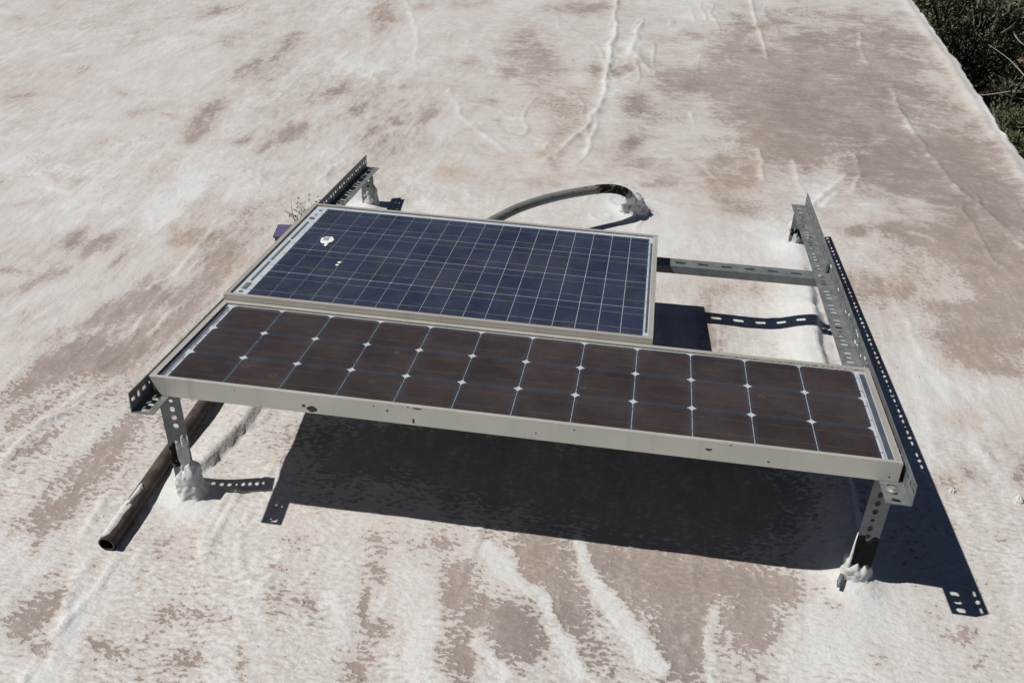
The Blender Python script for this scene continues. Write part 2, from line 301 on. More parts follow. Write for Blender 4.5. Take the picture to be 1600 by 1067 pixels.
# ------------------------------------------------------------------ wear of the roof skin, browned further under the panels to warm the shade: world positions (x, y, inverse covariance, amount)
SPOTS = [
(2.313,2.074,67.42,-21.49,15.19,-0.35), (2.2,1.337,153.9,-51.87,40.22,-0.3), (2.187,2.546,43.42,-4.878,11.61,-0.3), 
(1.888,1.532,90.46,-13.28,29.09,-0.2), (-0.616,0.375,624.2,-122.4,143.4,-0.35), (-0.424,0.64,549.3,-127.6,119.2,-0.45), 
(-0.29,0.701,896.0,-102.6,204.9,-0.4), (-0.288,0.437,1125.0,-149.6,156.5,-0.4), (-0.575,0.997,846.6,-129.4,192.5,-0.35), 
(-0.917,0.887,717.5,-335.6,354.5,-0.3), (0.805,3.367,526.8,-150.8,112.7,-0.5), (-0.484,0.12,1605.0,-350.8,314.6,-0.4), 
(-0.644,1.631,1387.0,47.84,151.4,-0.3), (-0.584,2.09,1009.0,-19.19,117.6,-0.35), (-0.709,3.615,775.2,85.13,72.04,-0.35), 
(-1.363,1.787,447.4,-151.9,246.4,-0.3), (-1.913,2.418,315.0,-86.72,245.2,-0.3), (-0.161,3.747,196.0,-42.49,89.35,-0.35), 
(-0.195,2.99,832.3,-99.15,102.0,-0.35), (0.026,3.341,451.8,59.94,128.8,-0.4), (-0.342,2.601,1349.0,-96.36,191.5,-0.4), 
(-1.375,2.883,1605.0,304.0,144.3,-0.5), (-1.481,2.56,456.8,302.1,619.4,-0.5), (-0.957,2.265,359.1,14.45,57.99,-0.55), 
(-0.982,2.5,603.7,-6.112,115.5,-0.45), (-0.911,2.125,645.5,5.699,205.8,-0.55), (-1.141,2.341,600.6,1122.0,2888.0,-0.4), 
(-1.594,3.87,316.8,-38.99,83.93,-0.5), (-1.518,3.516,308.5,20.93,478.7,-0.5), (-1.292,3.416,435.5,143.5,102.6,-0.45), 
(-1.846,3.461,742.5,251.5,597.5,-0.4), (-1.835,2.856,1179.0,286.5,247.4,-0.4), (-1.299,2.005,511.2,-95.04,422.6,-0.4), 
(-1.464,2.23,1760.0,696.4,1516.0,-0.4), (-0.703,2.12,822.3,-9.736,493.9,-0.45), (-2.642,3.492,221.9,-12.05,117.2,-0.4), 
(-1.296,2.347,456.2,-215.1,407.8,-0.4), (-1.038,3.041,422.7,-11.52,37.86,-0.5), (-0.975,3.434,751.5,62.1,26.55,-0.5), 
(-0.617,4.085,237.8,43.76,21.89,-0.6), (-0.484,3.328,712.2,39.55,94.06,-0.4), (-0.525,2.284,463.1,-50.14,139.7,-0.65), 
(-0.503,2.827,616.2,-14.47,56.22,-0.55), (-0.008,2.593,1579.0,164.0,145.1,-0.5), (0.22,2.485,1240.0,-8.426,1097.0,-0.4), 
(0.244,3.237,647.5,66.12,172.2,-0.5), (0.22,1.995,460.4,9.576,407.2,-0.4), (-0.445,2.176,230.6,-2.79,124.6,-0.35), 
(-0.912,1.787,782.8,52.92,71.25,-0.35), (-1.627,4.042,168.2,15.58,224.9,-0.3), (-0.147,4.443,81.34,-33.56,188.1,-0.4), 
(-0.438,4.311,332.4,41.75,151.8,-0.4), (-0.145,2.482,818.0,106.8,500.6,-0.35), (-0.216,2.314,2663.0,-240.5,166.8,-0.4), 
(0.25,2.819,567.2,-26.98,547.3,-0.4), (-1.453,1.55,733.1,389.0,562.4,-0.4), (-1.286,1.385,659.3,-437.8,879.5,-0.4), 
(-0.966,1.183,947.5,-111.2,277.7,-0.55), (-0.849,1.154,690.6,-177.3,181.6,-0.6), (-0.602,1.306,265.8,62.49,86.6,-0.5), 
(-0.449,1.225,330.5,59.27,143.6,-0.45), (-0.71,1.067,1631.0,486.7,506.1,-0.4), (-0.391,1.034,513.5,-66.84,81.57,-0.5), 
(-0.562,0.816,345.3,-60.74,104.3,-0.6), (-0.389,0.831,280.2,-14.83,90.64,-0.45), (-1.032,0.928,397.8,-92.88,1634.0,-0.45), 
(-0.813,0.71,1349.0,-292.0,239.0,-0.45), (-0.672,0.645,921.5,-426.5,571.1,-0.45), (-0.81,0.566,582.3,-141.0,2497.0,-0.3), 
(-0.441,1.505,1133.0,-112.9,235.9,-0.3), (-0.598,0.495,336.5,-50.38,125.6,-0.6), (-0.469,0.53,439.3,-66.52,170.1,-0.45), 
(-0.572,0.224,870.5,-235.1,264.9,-0.5), (-0.404,0.297,370.8,-9.412,99.32,-0.3), (-0.304,0.078,518.4,-169.0,209.0,-0.72), 
(-0.282,0.237,1970.0,-180.3,306.5,-0.5), (-0.32,-0.086,719.1,-311.8,492.9,-0.75), (-0.294,-0.177,4955.0,1693.0,1498.0,-0.6), 
(-0.17,-0.345,747.0,-305.9,437.6,-0.75), (-0.12,-0.463,2218.0,738.2,2459.0,-0.6), (-0.12,-0.235,4500.0,1741.0,4612.0,-0.5), 
(0.012,-0.426,2265.0,3039.0,8140.0,-0.55), (-0.192,-0.418,899.6,-146.6,3856.0,-0.5), (-0.207,-0.269,6110.0,-2401.0,1707.0,-0.4), 
(-0.017,-0.121,3519.0,-2163.0,7996.0,-0.5), (-0.004,-0.165,3201.0,150.0,7676.0,-0.4), (0.12,-0.337,777.6,101.5,1476.0,-0.38), 
(0.183,-0.318,1315.0,119.5,2541.0,-0.3), (0.181,-0.442,1490.0,-98.19,4354.0,-0.5), (0.288,-0.423,11300.0,4301.0,2797.0,-0.6), 
(0.306,-0.252,6025.0,2062.0,1429.0,-0.55), (0.28,-0.16,4079.0,-565.4,11190.0,-0.5), (0.373,-0.258,2326.0,1924.0,3495.0,-0.5), 
(0.484,-0.238,6196.0,1663.0,1167.0,-0.7), (0.499,-0.144,1872.0,246.1,1539.0,-0.5), (0.536,-0.29,833.1,-100.1,1836.0,-0.6), 
(0.526,-0.389,2542.0,613.9,864.3,-0.6), (0.295,-0.071,549.8,-261.4,2412.0,-0.3), (0.485,-0.047,325.4,-223.8,1671.0,-0.3), 
(0.688,-0.1,1212.0,41.44,1098.0,-0.75), (0.696,-0.165,1286.0,-26.47,1568.0,-0.65), (0.76,-0.207,390.0,-113.5,1009.0,-0.6), 
(0.824,-0.265,487.7,1.99,410.6,-0.8), (0.721,-0.324,1174.0,165.5,422.6,-0.8), (0.828,-0.022,1153.0,113.1,263.8,-0.8), 
(0.63,-0.021,727.4,-288.1,2396.0,-0.45), (1.073,-0.022,34.27,-8.765,214.9,-0.5), (1.174,-0.169,539.8,-9.971,79.84,-0.8), 
(1.323,-0.135,389.2,-55.75,207.9,-0.7), (0.92,-0.161,788.4,188.7,276.7,-0.7), (1.007,-0.29,758.2,-18.33,440.6,-0.55), 
(1.351,-0.002,171.5,18.57,797.3,-0.6), (1.419,-0.027,1344.0,-369.4,1475.0,-0.4), (1.062,-0.1,960.2,151.2,229.2,-0.4), 
(1.216,0.003,324.8,-119.1,654.0,-0.3), (1.487,0.022,2719.0,-1031.0,4263.0,-0.5), (1.5,-0.041,4535.0,1493.0,4005.0,-0.7), 
(1.546,-0.155,77.24,-35.38,146.0,0.5), (1.38,-0.264,420.1,-209.7,1038.0,0.2), (1.849,0.097,148.4,-62.96,172.9,0.2), 
(1.743,-0.078,1065.0,-559.4,2032.0,-0.7), (1.705,-0.032,2256.0,-960.9,3177.0,-0.4), (1.584,-0.202,4414.0,-1358.0,4044.0,-0.5), 
(1.781,-0.139,4370.0,-1629.0,3959.0,-0.4), (1.59,-0.164,779.7,-751.8,3723.0,-0.25), (1.341,-0.271,3251.0,-693.4,2891.0,-0.4), 
(2.226,2.231,18.4,-5.146,7.253,-0.5), (2.245,1.603,61.28,-17.14,14.99,-0.5), (1.928,2.409,133.0,-46.69,136.4,-0.5), 
(2.016,2.236,527.4,-211.5,213.6,-0.5), (1.942,1.861,616.7,-298.7,1016.0,-0.6), (1.805,1.797,986.9,-250.0,601.8,-0.6), 
(2.145,1.494,1835.0,-133.4,132.8,-0.5), (2.01,1.292,142.8,-55.32,915.8,-0.45), (1.801,1.383,150.7,-55.2,174.1,-0.4), 
(2.011,1.109,104.8,-2.046,67.52,-0.4), (2.15,1.173,110.0,-35.56,52.23,-0.42), (1.894,1.38,2921.0,-669.5,966.3,-0.5), 
(2.046,1.805,60.92,19.69,166.8,-0.3), (2.093,0.979,445.5,219.3,1057.0,-0.5), (1.924,0.704,523.2,-75.57,753.4,-0.45), 
(1.823,0.419,1463.0,-307.7,827.1,-0.5), (1.92,0.242,4778.0,-1642.0,2973.0,-0.45), (2.014,0.467,4103.0,-1191.0,1002.0,-0.5), 
(1.902,0.458,1182.0,64.68,1268.0,-0.3), (1.868,3.272,5.493,-0.5101,1.414,-0.55), (1.81,3.981,23.27,-2.559,1.972,-0.3), 
(1.571,2.781,41.02,-2.776,9.87,-0.5), (1.18,3.353,21.99,6.684,25.22,-0.55), (0.423,3.381,84.28,0.07147,18.64,-0.6), 
(0.498,4.502,30.57,-16.26,75.39,-0.5), (0.256,3.847,86.88,3.792,36.51,-0.4), (0.582,2.85,94.36,6.938,16.21,-0.4), 
(1.335,2.105,98.49,-8.338,26.1,-0.5), (1.056,2.047,183.9,-152.3,746.4,-0.5), (0.932,2.475,472.4,-104.5,97.84,-0.45), 
(0.908,2.966,333.5,5.258,51.71,-0.5), (0.602,2.289,507.5,17.84,46.71,-0.45), (0.588,1.979,206.7,-44.13,331.1,-0.45), 
(0.284,3.197,99.74,6.851,5.076,-0.25), (1.431,4.129,86.16,-3.981,4.213,-0.3), (1.401,1.885,285.7,-59.04,226.0,-0.35), 
(1.236,2.343,114.9,-129.3,601.3,-0.3), (0.688,3.391,913.7,66.94,43.45,-0.5), (0.97,2.252,450.5,-55.18,351.2,-0.4), 
(1.597,2.561,152.8,-32.52,98.78,-0.45), (1.989,2.834,650.8,-148.1,270.5,-0.5), (1.07,4.043,36.83,-24.41,103.9,-0.35), 
(2.309,4.099,23.4,-4.308,2.678,-0.3), (2.409,2.965,98.64,-14.06,14.55,-0.25), (0.818,0.26,7.283,2.11,69.12,-0.75), 
(1.298,0.299,24.11,-1.609,47.53,-0.6), (0.43,0.289,45.77,-6.237,95.41,-0.45), (0.251,0.205,144.3,27.39,114.4,-0.3),  # under the front panel: bare brown deepened so the shade there looks warmer
(1.363,1.275,68.28,-26.07,118.5,-0.38), (1.264,1.002,170.1,-39.34,187.5,-0.3), (1.101,1.224,260.9,-38.56,225.8,-0.3), 
(0.438,0.073,118.6,-93.83,2108.0,-0.2), (1.506,1.123,158.8,-15.69,15.09,0.35), (0.998,1.642,38.59,-4.288,29.35,0.3), 
(1.438,1.681,40.2,-9.06,34.06,0.25), (1.836,0.937,323.4,-13.34,27.54,0.25), (1.907,0.79,132.6,-39.24,72.49,0.2), 
(-0.004,-0.029,261.3,15.56,567.5,0.35), (1.54,0.003,352.3,-196.2,876.6,0.35), (0.187,0.244,97.61,15.02,104.4,0.1), 
(-0.588,1.953,186.9,-2.257,13.3,0.25), (-0.739,1.611,310.3,77.44,67.33,0.3), (-0.727,1.367,365.2,113.0,110.6,0.3), 
(-0.663,0.629,615.3,224.6,737.5,0.3), (-0.502,1.661,174.6,33.66,176.7,0.3), (-0.584,0.321,2051.0,-503.2,209.4,0.3), 
(-0.367,0.194,584.9,123.0,103.0,0.4), (-0.33,0.002,2644.0,-16.93,122.5,0.3), (-0.303,-0.209,342.6,81.17,278.7,0.35), 
(-0.084,-0.247,336.2,-25.33,139.0,0.35), (-0.098,-0.358,3241.0,703.8,318.1,0.5), (-0.135,-0.512,392.5,-123.1,2003.0,0.3), 
(0.892,4.0,39.49,-4.566,26.18,0.3), (0.811,3.034,497.4,-24.3,6.573,0.35), (1.239,2.708,41.64,-36.2,163.7,0.25), (0.278,1.654,49.87,-7.611,86.05,0.2), 
(-0.52,3.213,343.3,76.43,120.8,0.2), (1.727,2.25,478.2,-188.2,117.5,0.35), (1.101,2.383,47.18,-43.56,205.9,0.2), 
(2.749,3.664,324.7,-17.02,6.613,0.35), (2.628,4.678,459.2,-10.52,5.132,0.35), 
]
STREAKS = [
([(0.929,0.033),(0.967,-0.06),(1.02,-0.144),(1.068,-0.209),(1.113,-0.287)],0.0205,0.95), 
([(0.735,-0.002),(0.777,-0.094),(0.861,-0.132),(0.903,-0.217),(0.957,-0.322)],0.018,0.85), ([(1.24,-0.096),(1.23,-0.194),(1.229,-0.291)],0.012,0.6), 
([(0.743,-0.287),(0.78,-0.321),(0.82,-0.362)],0.0116,0.6), ([(0.594,-0.127),(0.626,-0.231),(0.649,-0.391)],0.0268,0.35), 
([(0.779,-0.015),(0.803,-0.099)],0.0112,0.5), 
]
WARM = [
(1.363,1.275,67.55,-22.34,99.61,0.6), (1.335,2.105,98.65,-9.09,29.68,0.7), (-0.564,1.274,156.2,53.0,102.4,0.5), (-0.346,1.086,226.0,63.82,166.3,0.5), 
(0.582,2.85,68.21,4.824,12.55,0.5), (0.825,-0.027,519.5,20.67,287.1,0.4), (0.368,0.038,61.24,-49.53,360.4,0.5), (0.204,0.008,127.1,-53.05,529.9,0.5), 
(0.591,2.273,150.3,11.38,33.12,0.4), (0.22,1.995,165.2,6.2,133.6,0.5), (1.916,1.449,92.89,-27.43,61.49,0.5), (2.006,1.003,82.95,-28.02,57.43,0.5), 
(1.924,0.704,530.3,-222.9,632.0,0.5), (1.826,0.432,1037.0,-357.7,881.7,0.5), (2.505,3.416,118.6,-26.14,8.69,0.4), 
(1.216,-0.016,39.6,-30.23,168.3,0.3), (0.032,-0.108,469.5,159.9,352.7,0.5), (0.207,1.992,167.2,-3.075,179.6,0.4), 
]
RIDGES = [
([(0.737,3.184),(0.771,3.39),(0.861,3.557),(0.94,3.512)],0.014,0.009), ([(0.754,3.178),(0.842,3.305),(0.917,3.444)],0.01,0.008), 
([(-0.852,0.568),(-0.799,0.686),(-0.756,0.798)],0.01,0.014), ([(-0.418,0.67),(-0.424,0.778),(-0.401,0.867)],0.01,0.012), 
([(-0.21,-0.004),(-0.21,-0.067),(-0.206,-0.134)],0.01,0.014), ([(-0.531,0.056),(-0.503,0.245),(-0.475,0.396)],0.009,0.014), 
([(2.263,2.288),(2.324,2.02),(2.382,1.797)],0.01,0.02), ([(2.604,4.954),(2.618,4.267),(2.616,3.368),(2.596,2.762)],0.008,0.012), 
([(-1.37,1.479),(-1.307,1.551),(-1.161,1.523)],0.008,0.012), ([(-0.487,4.186),(-0.343,3.825),(-0.256,3.381)],0.008,0.014), 
([(0.008,2.943),(0.134,2.624),(0.295,2.388)],0.009,0.012), ([(1.613,2.423),(1.624,2.105)],0.01,0.012), 
([(1.815,2.145),(1.88,2.347),(1.881,2.55)],0.01,0.014), ([(0.484,-0.324),(0.421,-0.232)],0.004,0.02), 
([(1.872,1.195),(1.89,0.981),(1.939,0.858)],0.006,0.015), ([(-0.257,1.771),(-0.279,1.94),(-0.244,2.026)],0.006,0.008), 
([(0.594,2.205),(0.68,2.472),(0.752,2.803),(0.759,3.114),(0.748,3.729),(0.719,4.781)],0.022,0.022), 
([(0.752,2.803),(0.751,2.563),(0.746,2.306)],0.012,0.015), ([(1.562,4.995),(1.561,4.418),(1.579,3.791)],0.014,0.015), 
([(1.467,2.497),(1.479,2.185)],0.012,0.012), ([(2.155,4.366),(2.105,3.826)],0.01,0.016), 
([(2.169,3.434),(2.17,3.076),(2.201,2.619),(2.263,2.288)],0.012,0.02), ([(1.645,1.981),(1.744,2.179),(1.817,2.32)],0.014,0.014), 
([(1.688,2.001),(1.764,2.134)],0.01,0.01), ([(1.908,1.87),(1.982,1.854),(2.085,1.772)],0.008,0.012), 
([(-0.558,0.909),(-0.513,1.01),(-0.512,1.236),(-0.536,1.411)],0.009,0.013), ([(-0.151,-0.221),(-0.122,-0.354),(-0.084,-0.488)],0.012,0.022), 
([(0.295,2.388),(0.408,2.248)],0.008,0.01), ([(0.856,3.643),(0.88,4.251)],0.016,0.03), ([(0.851,3.753),(0.984,3.408)],0.012,0.018), 
([(-0.421,0.676),(-0.427,0.785)],0.005,0.008), ([(1.235,2.275),(1.31,2.1)],0.005,0.01), ([(-0.628,3.403),(-0.63,3.24)],0.008,0.02), 
([(1.181,2.857),(1.204,2.74)],0.012,0.012), ([(-0.487,3.098),(-0.348,2.955)],0.006,0.01), 
]

# ------------------------------------------------------------------ numpy noise
_lat = [np.random.RandomState(100 + i).rand(256, 256) for i in range(12)]
def vnoise(x, y, s=0):
    L = _lat[s % 12]
    xi = np.floor(x).astype(int); yi = np.floor(y).astype(int)
    fx = x - xi; fy = y - yi
    fx = fx * fx * fx * (fx * (6 * fx - 15) + 10); fy = fy * fy * fy * (fy * (6 * fy - 15) + 10)
    a = L[xi & 255, yi & 255]; b = L[(xi + 1) & 255, yi & 255]; c = L[xi & 255, (yi + 1) & 255]; d = L[(xi + 1) & 255, (yi + 1) & 255]
    return (a * (1 - fx) + b * fx) * (1 - fy) + (c * (1 - fx) + d * fx) * fy
def fbm(x, y, s=0, o=4, g=0.5):
    t = 0; a = 1; n = 0
    for i in range(o):
        t = t + a * vnoise(x * 2 ** i + 17.3 * i, y * 2 ** i - 9.1 * i, s + i); n += a; a *= g
    return t / n
def sstep(v, a, b):
    t = np.clip((v - a) / (b - a), 0, 1); return t * t * (3 - 2 * t)
def segdist(x, y, pts):
    best = np.full(np.shape(x), 9.0)
    for (ax, ay), (bx, by) in zip(pts[:-1], pts[1:]):
        dx, dy = bx - ax, by - ay; l2 = dx * dx + dy * dy
        t = np.clip(((x - ax) * dx + (y - ay) * dy) / l2, 0, 1)
        best = np.minimum(best, np.hypot(x - ax - t * dx, y - ay - t * dy))
    return best

# ------------------------------------------------------------------ the roof
EDGE = 2.60
FEET = [(-0.020, 0.03, 0.9), (1.548, 0.03, 1.0), (1.545, 1.62, 0.8), (-0.03, 1.62, 0.8), (0.965, 1.79, 1.2)]
def roof_fields(x, y):
    wx = x + 0.05 * (fbm(x * 7, y * 5, 3, 4, .6) - 0.5); wy = y + 0.07 * (fbm(x * 7 + 40, y * 5, 5, 4, .6) - 0.5)
    ux = x + 0.25 * (fbm(x * 1.7, y * 1.4, 2, 3) - 0.5); uy = y + 0.25 * (fbm(x * 1.7 + 20, y * 1.4, 6, 3) - 0.5)
    far = sstep(y, 1.0, 2.4) * sstep(x + 0.25 * y, 0.3, 1.1)
    h = 0.016 * (fbm(x * 1.6, y * 1.3, 1, 3) - 0.5) + 0.006 * (fbm(ux * 7, uy * 3.0, 2, 3) - 0.5) + 0.0022 * (fbm(x * 26, y * 18, 6, 2) - 0.5)
    # thin creases in the membrane
    for k, (sx, sy, lim, amp, lo) in enumerate(((3.4, 1.1, 0.972, 0.0060, 0.50), (2.2, 3.1, 0.978, 0.0045, 0.54), (6.5, 2.4, 0.965, 0.0030, 0.50))):
        wr = 1 - np.abs(2 * fbm(ux * sx + 3 + 31 * k, uy * sy, 4 + k, 3) - 1)
        gate = sstep(fbm(x * 1.3 + 9 * k, y * 1.1 + 5, 8, 2), lo, lo + 0.14)
        h = h + amp * gate * sstep(wr, lim, 1.0)
    coat = 0.635 + 0.60 * (fbm(ux * 2.0, uy * 1.2, 8, 4, .55) - 0.5) + 0.40 * (1 - far) * (fbm(ux * 9, uy * 1.9, 5, 4, .55) - 0.5) + 0.42 * far * (fbm(ux * 3.4, uy * 5.5, 1, 4, .6) - 0.5) + 0.30 * (fbm(ux * 14, uy * 9, 7, 3) - 0.5)
    coat = coat + 0.09 * sstep(y, 0.25, -0.1) - 0.04 * sstep(x, 1.9, 2.3) * sstep(y, 0.7, 1.3) + 0.42 * sstep(x, 1.2, 1.9) * sstep(y, 0.9, 1.6) * (fbm(ux * 6 + 3, uy * 7, 6, 4, .65) - 0.46)
    for (cx, cy, a, b, c, am) in SPOTS:
        dx = wx - cx; dy = wy - cy
        q = a * dx * dx + 2 * b * dx * dy + c * dy * dy
        coat = coat + am * (0.90 if am <= -0.6 else 0.82 if am < 0 else 0.7) * np.exp(-0.5 * np.power(np.minimum(q, 80), 1.15)) 
    for pts, w, am in STREAKS:
        d = segdist(wx, wy, pts); coat = coat + am * 0.8 * sstep(d, w * 1.5, w * 0.5); h = h + 0.0006 * sstep(d, w * 1.3, w * .8)
    warm = np.zeros(np.shape(x))
    for (cx, cy, a, b, c, am) in WARM:
        dx = wx - cx; dy = wy - cy
        warm = warm + am * np.exp(-0.5 * np.minimum(a * dx * dx + 2 * b * dx * dy + c * dy * dy, 80))
    coat = coat + 0.34 * sstep(x, 0.9, 1.6) * sstep(y, 1.5, 2.5) * (fbm(ux * 5 + 7, uy * 7, 2, 4, .6) - 0.42)
    warm = warm + 0.25 * sstep(fbm(x * 1.9 + 9, y * 1.9, 10, 3), 0.5, 0.75)
    for pts, hh, w in RIDGES:
        d = segdist(wx, wy, pts); h = h + 0.62 * hh * (0.1 + 1.6 * fbm(x * 13, y * 13, 4, 3)) * (0.65 * np.exp(-(d / (w * 0.45)) ** 2) + 0.35 * np.exp(-(d / (w * 1.3)) ** 2)); coat = coat + 0.22 * np.exp(-(d / (w * 1.3)) ** 2)
    # buried sleepers under the two rails: a long ramp on the sunny side, a ragged drop on the other
    jit = 0.022 * (fbm(x * 0 + 3.3, y * 14, 11, 3) - 0.5)
    for xp, hh, ramp, drop in ((0.012 + np.minimum(0, y - 0.32) * 0.22, 0.024, 0.12, 0.020), (1.562, 0.036, 0.16, 0.036)):
        win = sstep(y, 0.00, 0.14) * sstep(y, 1.70, 1.12)
        d = x - xp - jit
        prof = np.where(d < 0, sstep(d, -ramp, 0.0), 1 - sstep(d, 0.0, drop))
        h = h + win * hh * prof
        coat = coat + win * 0.26 * sstep(d, -ramp * 1.0, -0.02) * sstep(d, 0.05, 0.0)
        h = h + win * 0.016 * (fbm(x * 40, y * 40, 2, 3) - 0.5) * sstep(d, -0.012, 0.012) * sstep(d, drop + 0.04, drop)
    for fx, fy, k in FEET:
        d = np.hypot(x - fx, y - fy); h = h + 0.028 * k * np.exp(-(d / 0.055) ** 2); coat = coat + 0.5 * np.exp(-(d / 0.09) ** 2)
    # rolled edge
    e = x - (EDGE - 0.05)
    h = h + 0.010 * np.exp(-(e / 0.03) ** 2) * (0.6 + 0.8 * fbm(x * 4, y * 5, 1, 2)); coat = coat + 0.40 * sstep(x, EDGE - 0.09, EDGE - 0.03)
    grain = 0.45 + 1.15 * sstep(y + 0.25 * (fbm(x * 3, y * 3, 0, 2) - .5), 0.75, 0.10) + 0.35 * sstep(fbm(x * 1.8, y * 1.8, 11, 2), 0.5, 0.7)
    return h, np.clip(coat, -0.2, 1.3), np.clip(warm, 0, 1), far, grain

def axis(lo, a, b, hi, s, g, mx):
    v = list(np.arange(a, b, s)); st = s; p = v[-1]
    while p < hi: st = min(st * g, mx); p += st; v.append(min(p, hi))
    st = s; p = a; w = []
    while p > lo: st = min(st * g, mx); p -= st; w.append(max(p, lo))
    return np.array(w[::-1] + v)
xs = axis(-5.2, -0.55, EDGE, EDGE, 0.0085, 1.018, 0.032)
ys = axis(-3.0, -0.55, 1.85, 9.0, 0.0085, 1.010, 0.022)
X, Y = np.meshgrid(xs, ys, indexing='ij')
Hh, coat, warm, far, grain = roof_fields(X, Y)
edgew = 0.03 * (fbm(Y * 3, Y * 0, 5, 4) - 0.5) + 0.02 * (fbm(Y * 14, Y * 0, 6, 3) - 0.5)
Xw = X + edgew * sstep(X, EDGE - 0.35, EDGE)
cols = [(Xw, Y, Hh, coat, warm, far, grain)]
lx, ly, lh = Xw[-1:], Y[-1:], Hh[-1:]
for dx, dz in ((0.010, -0.006), (0.016, -0.022), (0.018, -0.07), (0.015, -0.12), (-0.02, -0.13)):
    cols.append((lx + dx + 0.006 * (fbm(ly * 9, ly * 0 + dz * 30, 3) - .5), ly, lh + dz, np.full(lx.shape, 0.95 if dz > -.05 else 0.6), np.full(lx.shape, 0.2), np.zeros(lx.shape), np.full(lx.shape, 0.6)))
X, Y, Z, coat, warm, far, grain = (np.concatenate([c[i] for c in cols], 0) for i in range(7))
nx, ny = X.shape
verts = np.stack([X, Y, Z], -1).reshape(-1, 3)
idx = np.arange(nx * ny).reshape(nx, ny)
quads = np.stack([idx[:-1, :-1], idx[1:, :-1], idx[1:, 1:], idx[:-1, 1:]], -1).reshape(-1, 4)
me = bpy.data.meshes.new('roof')
me.vertices.add(len(verts)); me.vertices.foreach_set('co', verts.ravel().astype(np.float32))
me.loops.add(quads.size); me.loops.foreach_set('vertex_index', quads.ravel().astype(np.int32))
me.polygons.add(len(quads)); me.polygons.foreach_set('loop_start', np.arange(0, quads.size, 4, dtype=np.int32)); me.polygons.foreach_set('loop_total', np.full(len(quads), 4, dtype=np.int32))
me.update(calc_edges=True); me.validate()
me.polygons.foreach_set('use_smooth', np.ones(len(quads), dtype=bool))
tone = sstep(0.6 * fbm(X * 2.3, Y * 2.3, 0, 5, .6) + 0.4 * fbm(X * 17, Y * 17, 3, 3), 0.36, 0.64)
for nm, arr in (('coat', coat), ('warm', warm), ('tone', tone), ('far', far), ('grain', grain)):
    at = me.attributes.new(nm, 'FLOAT', 'POINT'); at.data.foreach_set('value', arr.ravel().astype(np.float32))
me.materials.append(M['roof'])
roof = tag(link('roof', me), 'weathered flat roof with worn white coating over brown base', kind='structure')
def hz(x, y):
    return float(roof_fields(np.array([float(x)]), np.array([float(y)]))[0][0])

GZ = -2.8
bm = bmesh.new(); box(bm, -5.18, EDGE - 0.03, -2.98, 8.98, GZ - 0.2, -0.10)
for f in [f for f in bm.faces if f.normal.z > 0.9]: bm.faces.remove(f)
link('wall', bm_mesh('wall', bm, M['wall']), roof)

gx = np.concatenate([np.linspace(-200, -8, 12), np.linspace(-6, 26, 90), np.linspace(30, 200, 12)])
gy = np.concatenate([np.linspace(-200, -8, 12), np.linspace(-6, 34, 100), np.linspace(40, 250, 12)])
GX, GY = np.meshgrid(gx, gy, indexing='ij')
GZz = GZ + 0.5 * (fbm(GX * .25, GY * .25, 2) - 0.5) + 0.12 * (fbm(GX * 1.6, GY * 1.6, 4) - 0.5)
n1, n2 = GX.shape; ii = np.arange(n1 * n2).reshape(n1, n2)
gme = mesh('ground', np.stack([GX, GY, GZz], -1).reshape(-1, 3).tolist(), np.stack([ii[:-1, :-1], ii[1:, :-1], ii[1:, 1:], ii[:-1, 1:]], -1).reshape(-1, 4).tolist(), M['soil'], True)
tag(link('ground', gme), 'dry reddish soil below the roof edge', kind='structure')

# ------------------------------------------------------------------ junipers below the roof edge
def crown(seed, rx, rz, n, leaf):
    rng = np.random.RandomState(seed)
    limbs = []
    for i in range(15):
        a = rng.uniform(0, 6.283); r = rng.uniform(0.25, 1.0) * rx; z = rz * rng.uniform(0.30, 0.98) * (1.12 - 0.45 * r / rx)
        limbs.append(np.array([math.cos(a) * r, math.sin(a) * r, z]))
    pts = []; ax = []; nt = 150
    for i in range(nt):
        c = limbs[rng.randint(15)] + rng.normal(size=3) * np.array([0.26, 0.26, 0.20]) * rx
        s = rng.uniform(0.06, 0.15) * rx
        m = int(n / nt * (s / (0.105 * rx)) ** 2)
        d = rng.normal(size=(m, 3)); d /= np.linalg.norm(d, axis=1)[:, None]
        o = d * (rng.rand(m, 1) ** 0.45) * s * np.array([1.25, 1.25, 0.85])
        pts.append(c + o); a = o / s + np.array([0, 0, 0.7]) + rng.normal(size=(m, 3)) * 0.45; ax.append(a / np.linalg.norm(a, axis=1)[:, None])
    pts = np.concatenate(pts); ax = np.concatenate(ax); m = len(pts)
    sd = np.cross(ax, rng.normal(size=(m, 3))); sd /= np.linalg.norm(sd, axis=1)[:, None] + 1e-9
    L = rng.uniform(0.6, 1.5, (m, 1)) * leaf; W = L * rng.uniform(0.16, 0.30, (m, 1))
    v = np.stack([pts - sd * W * .5, pts + ax * L * .5 - sd * W, pts + ax * L, pts + ax * L * .5 + sd * W], 1).reshape(-1, 3)
    f = np.arange(4 * m).reshape(-1, 4)
    return v.tolist(), f.tolist(), limbs + [l + rng.normal(size=3) * 0.22 * rx for l in limbs for _ in (0, 1)]
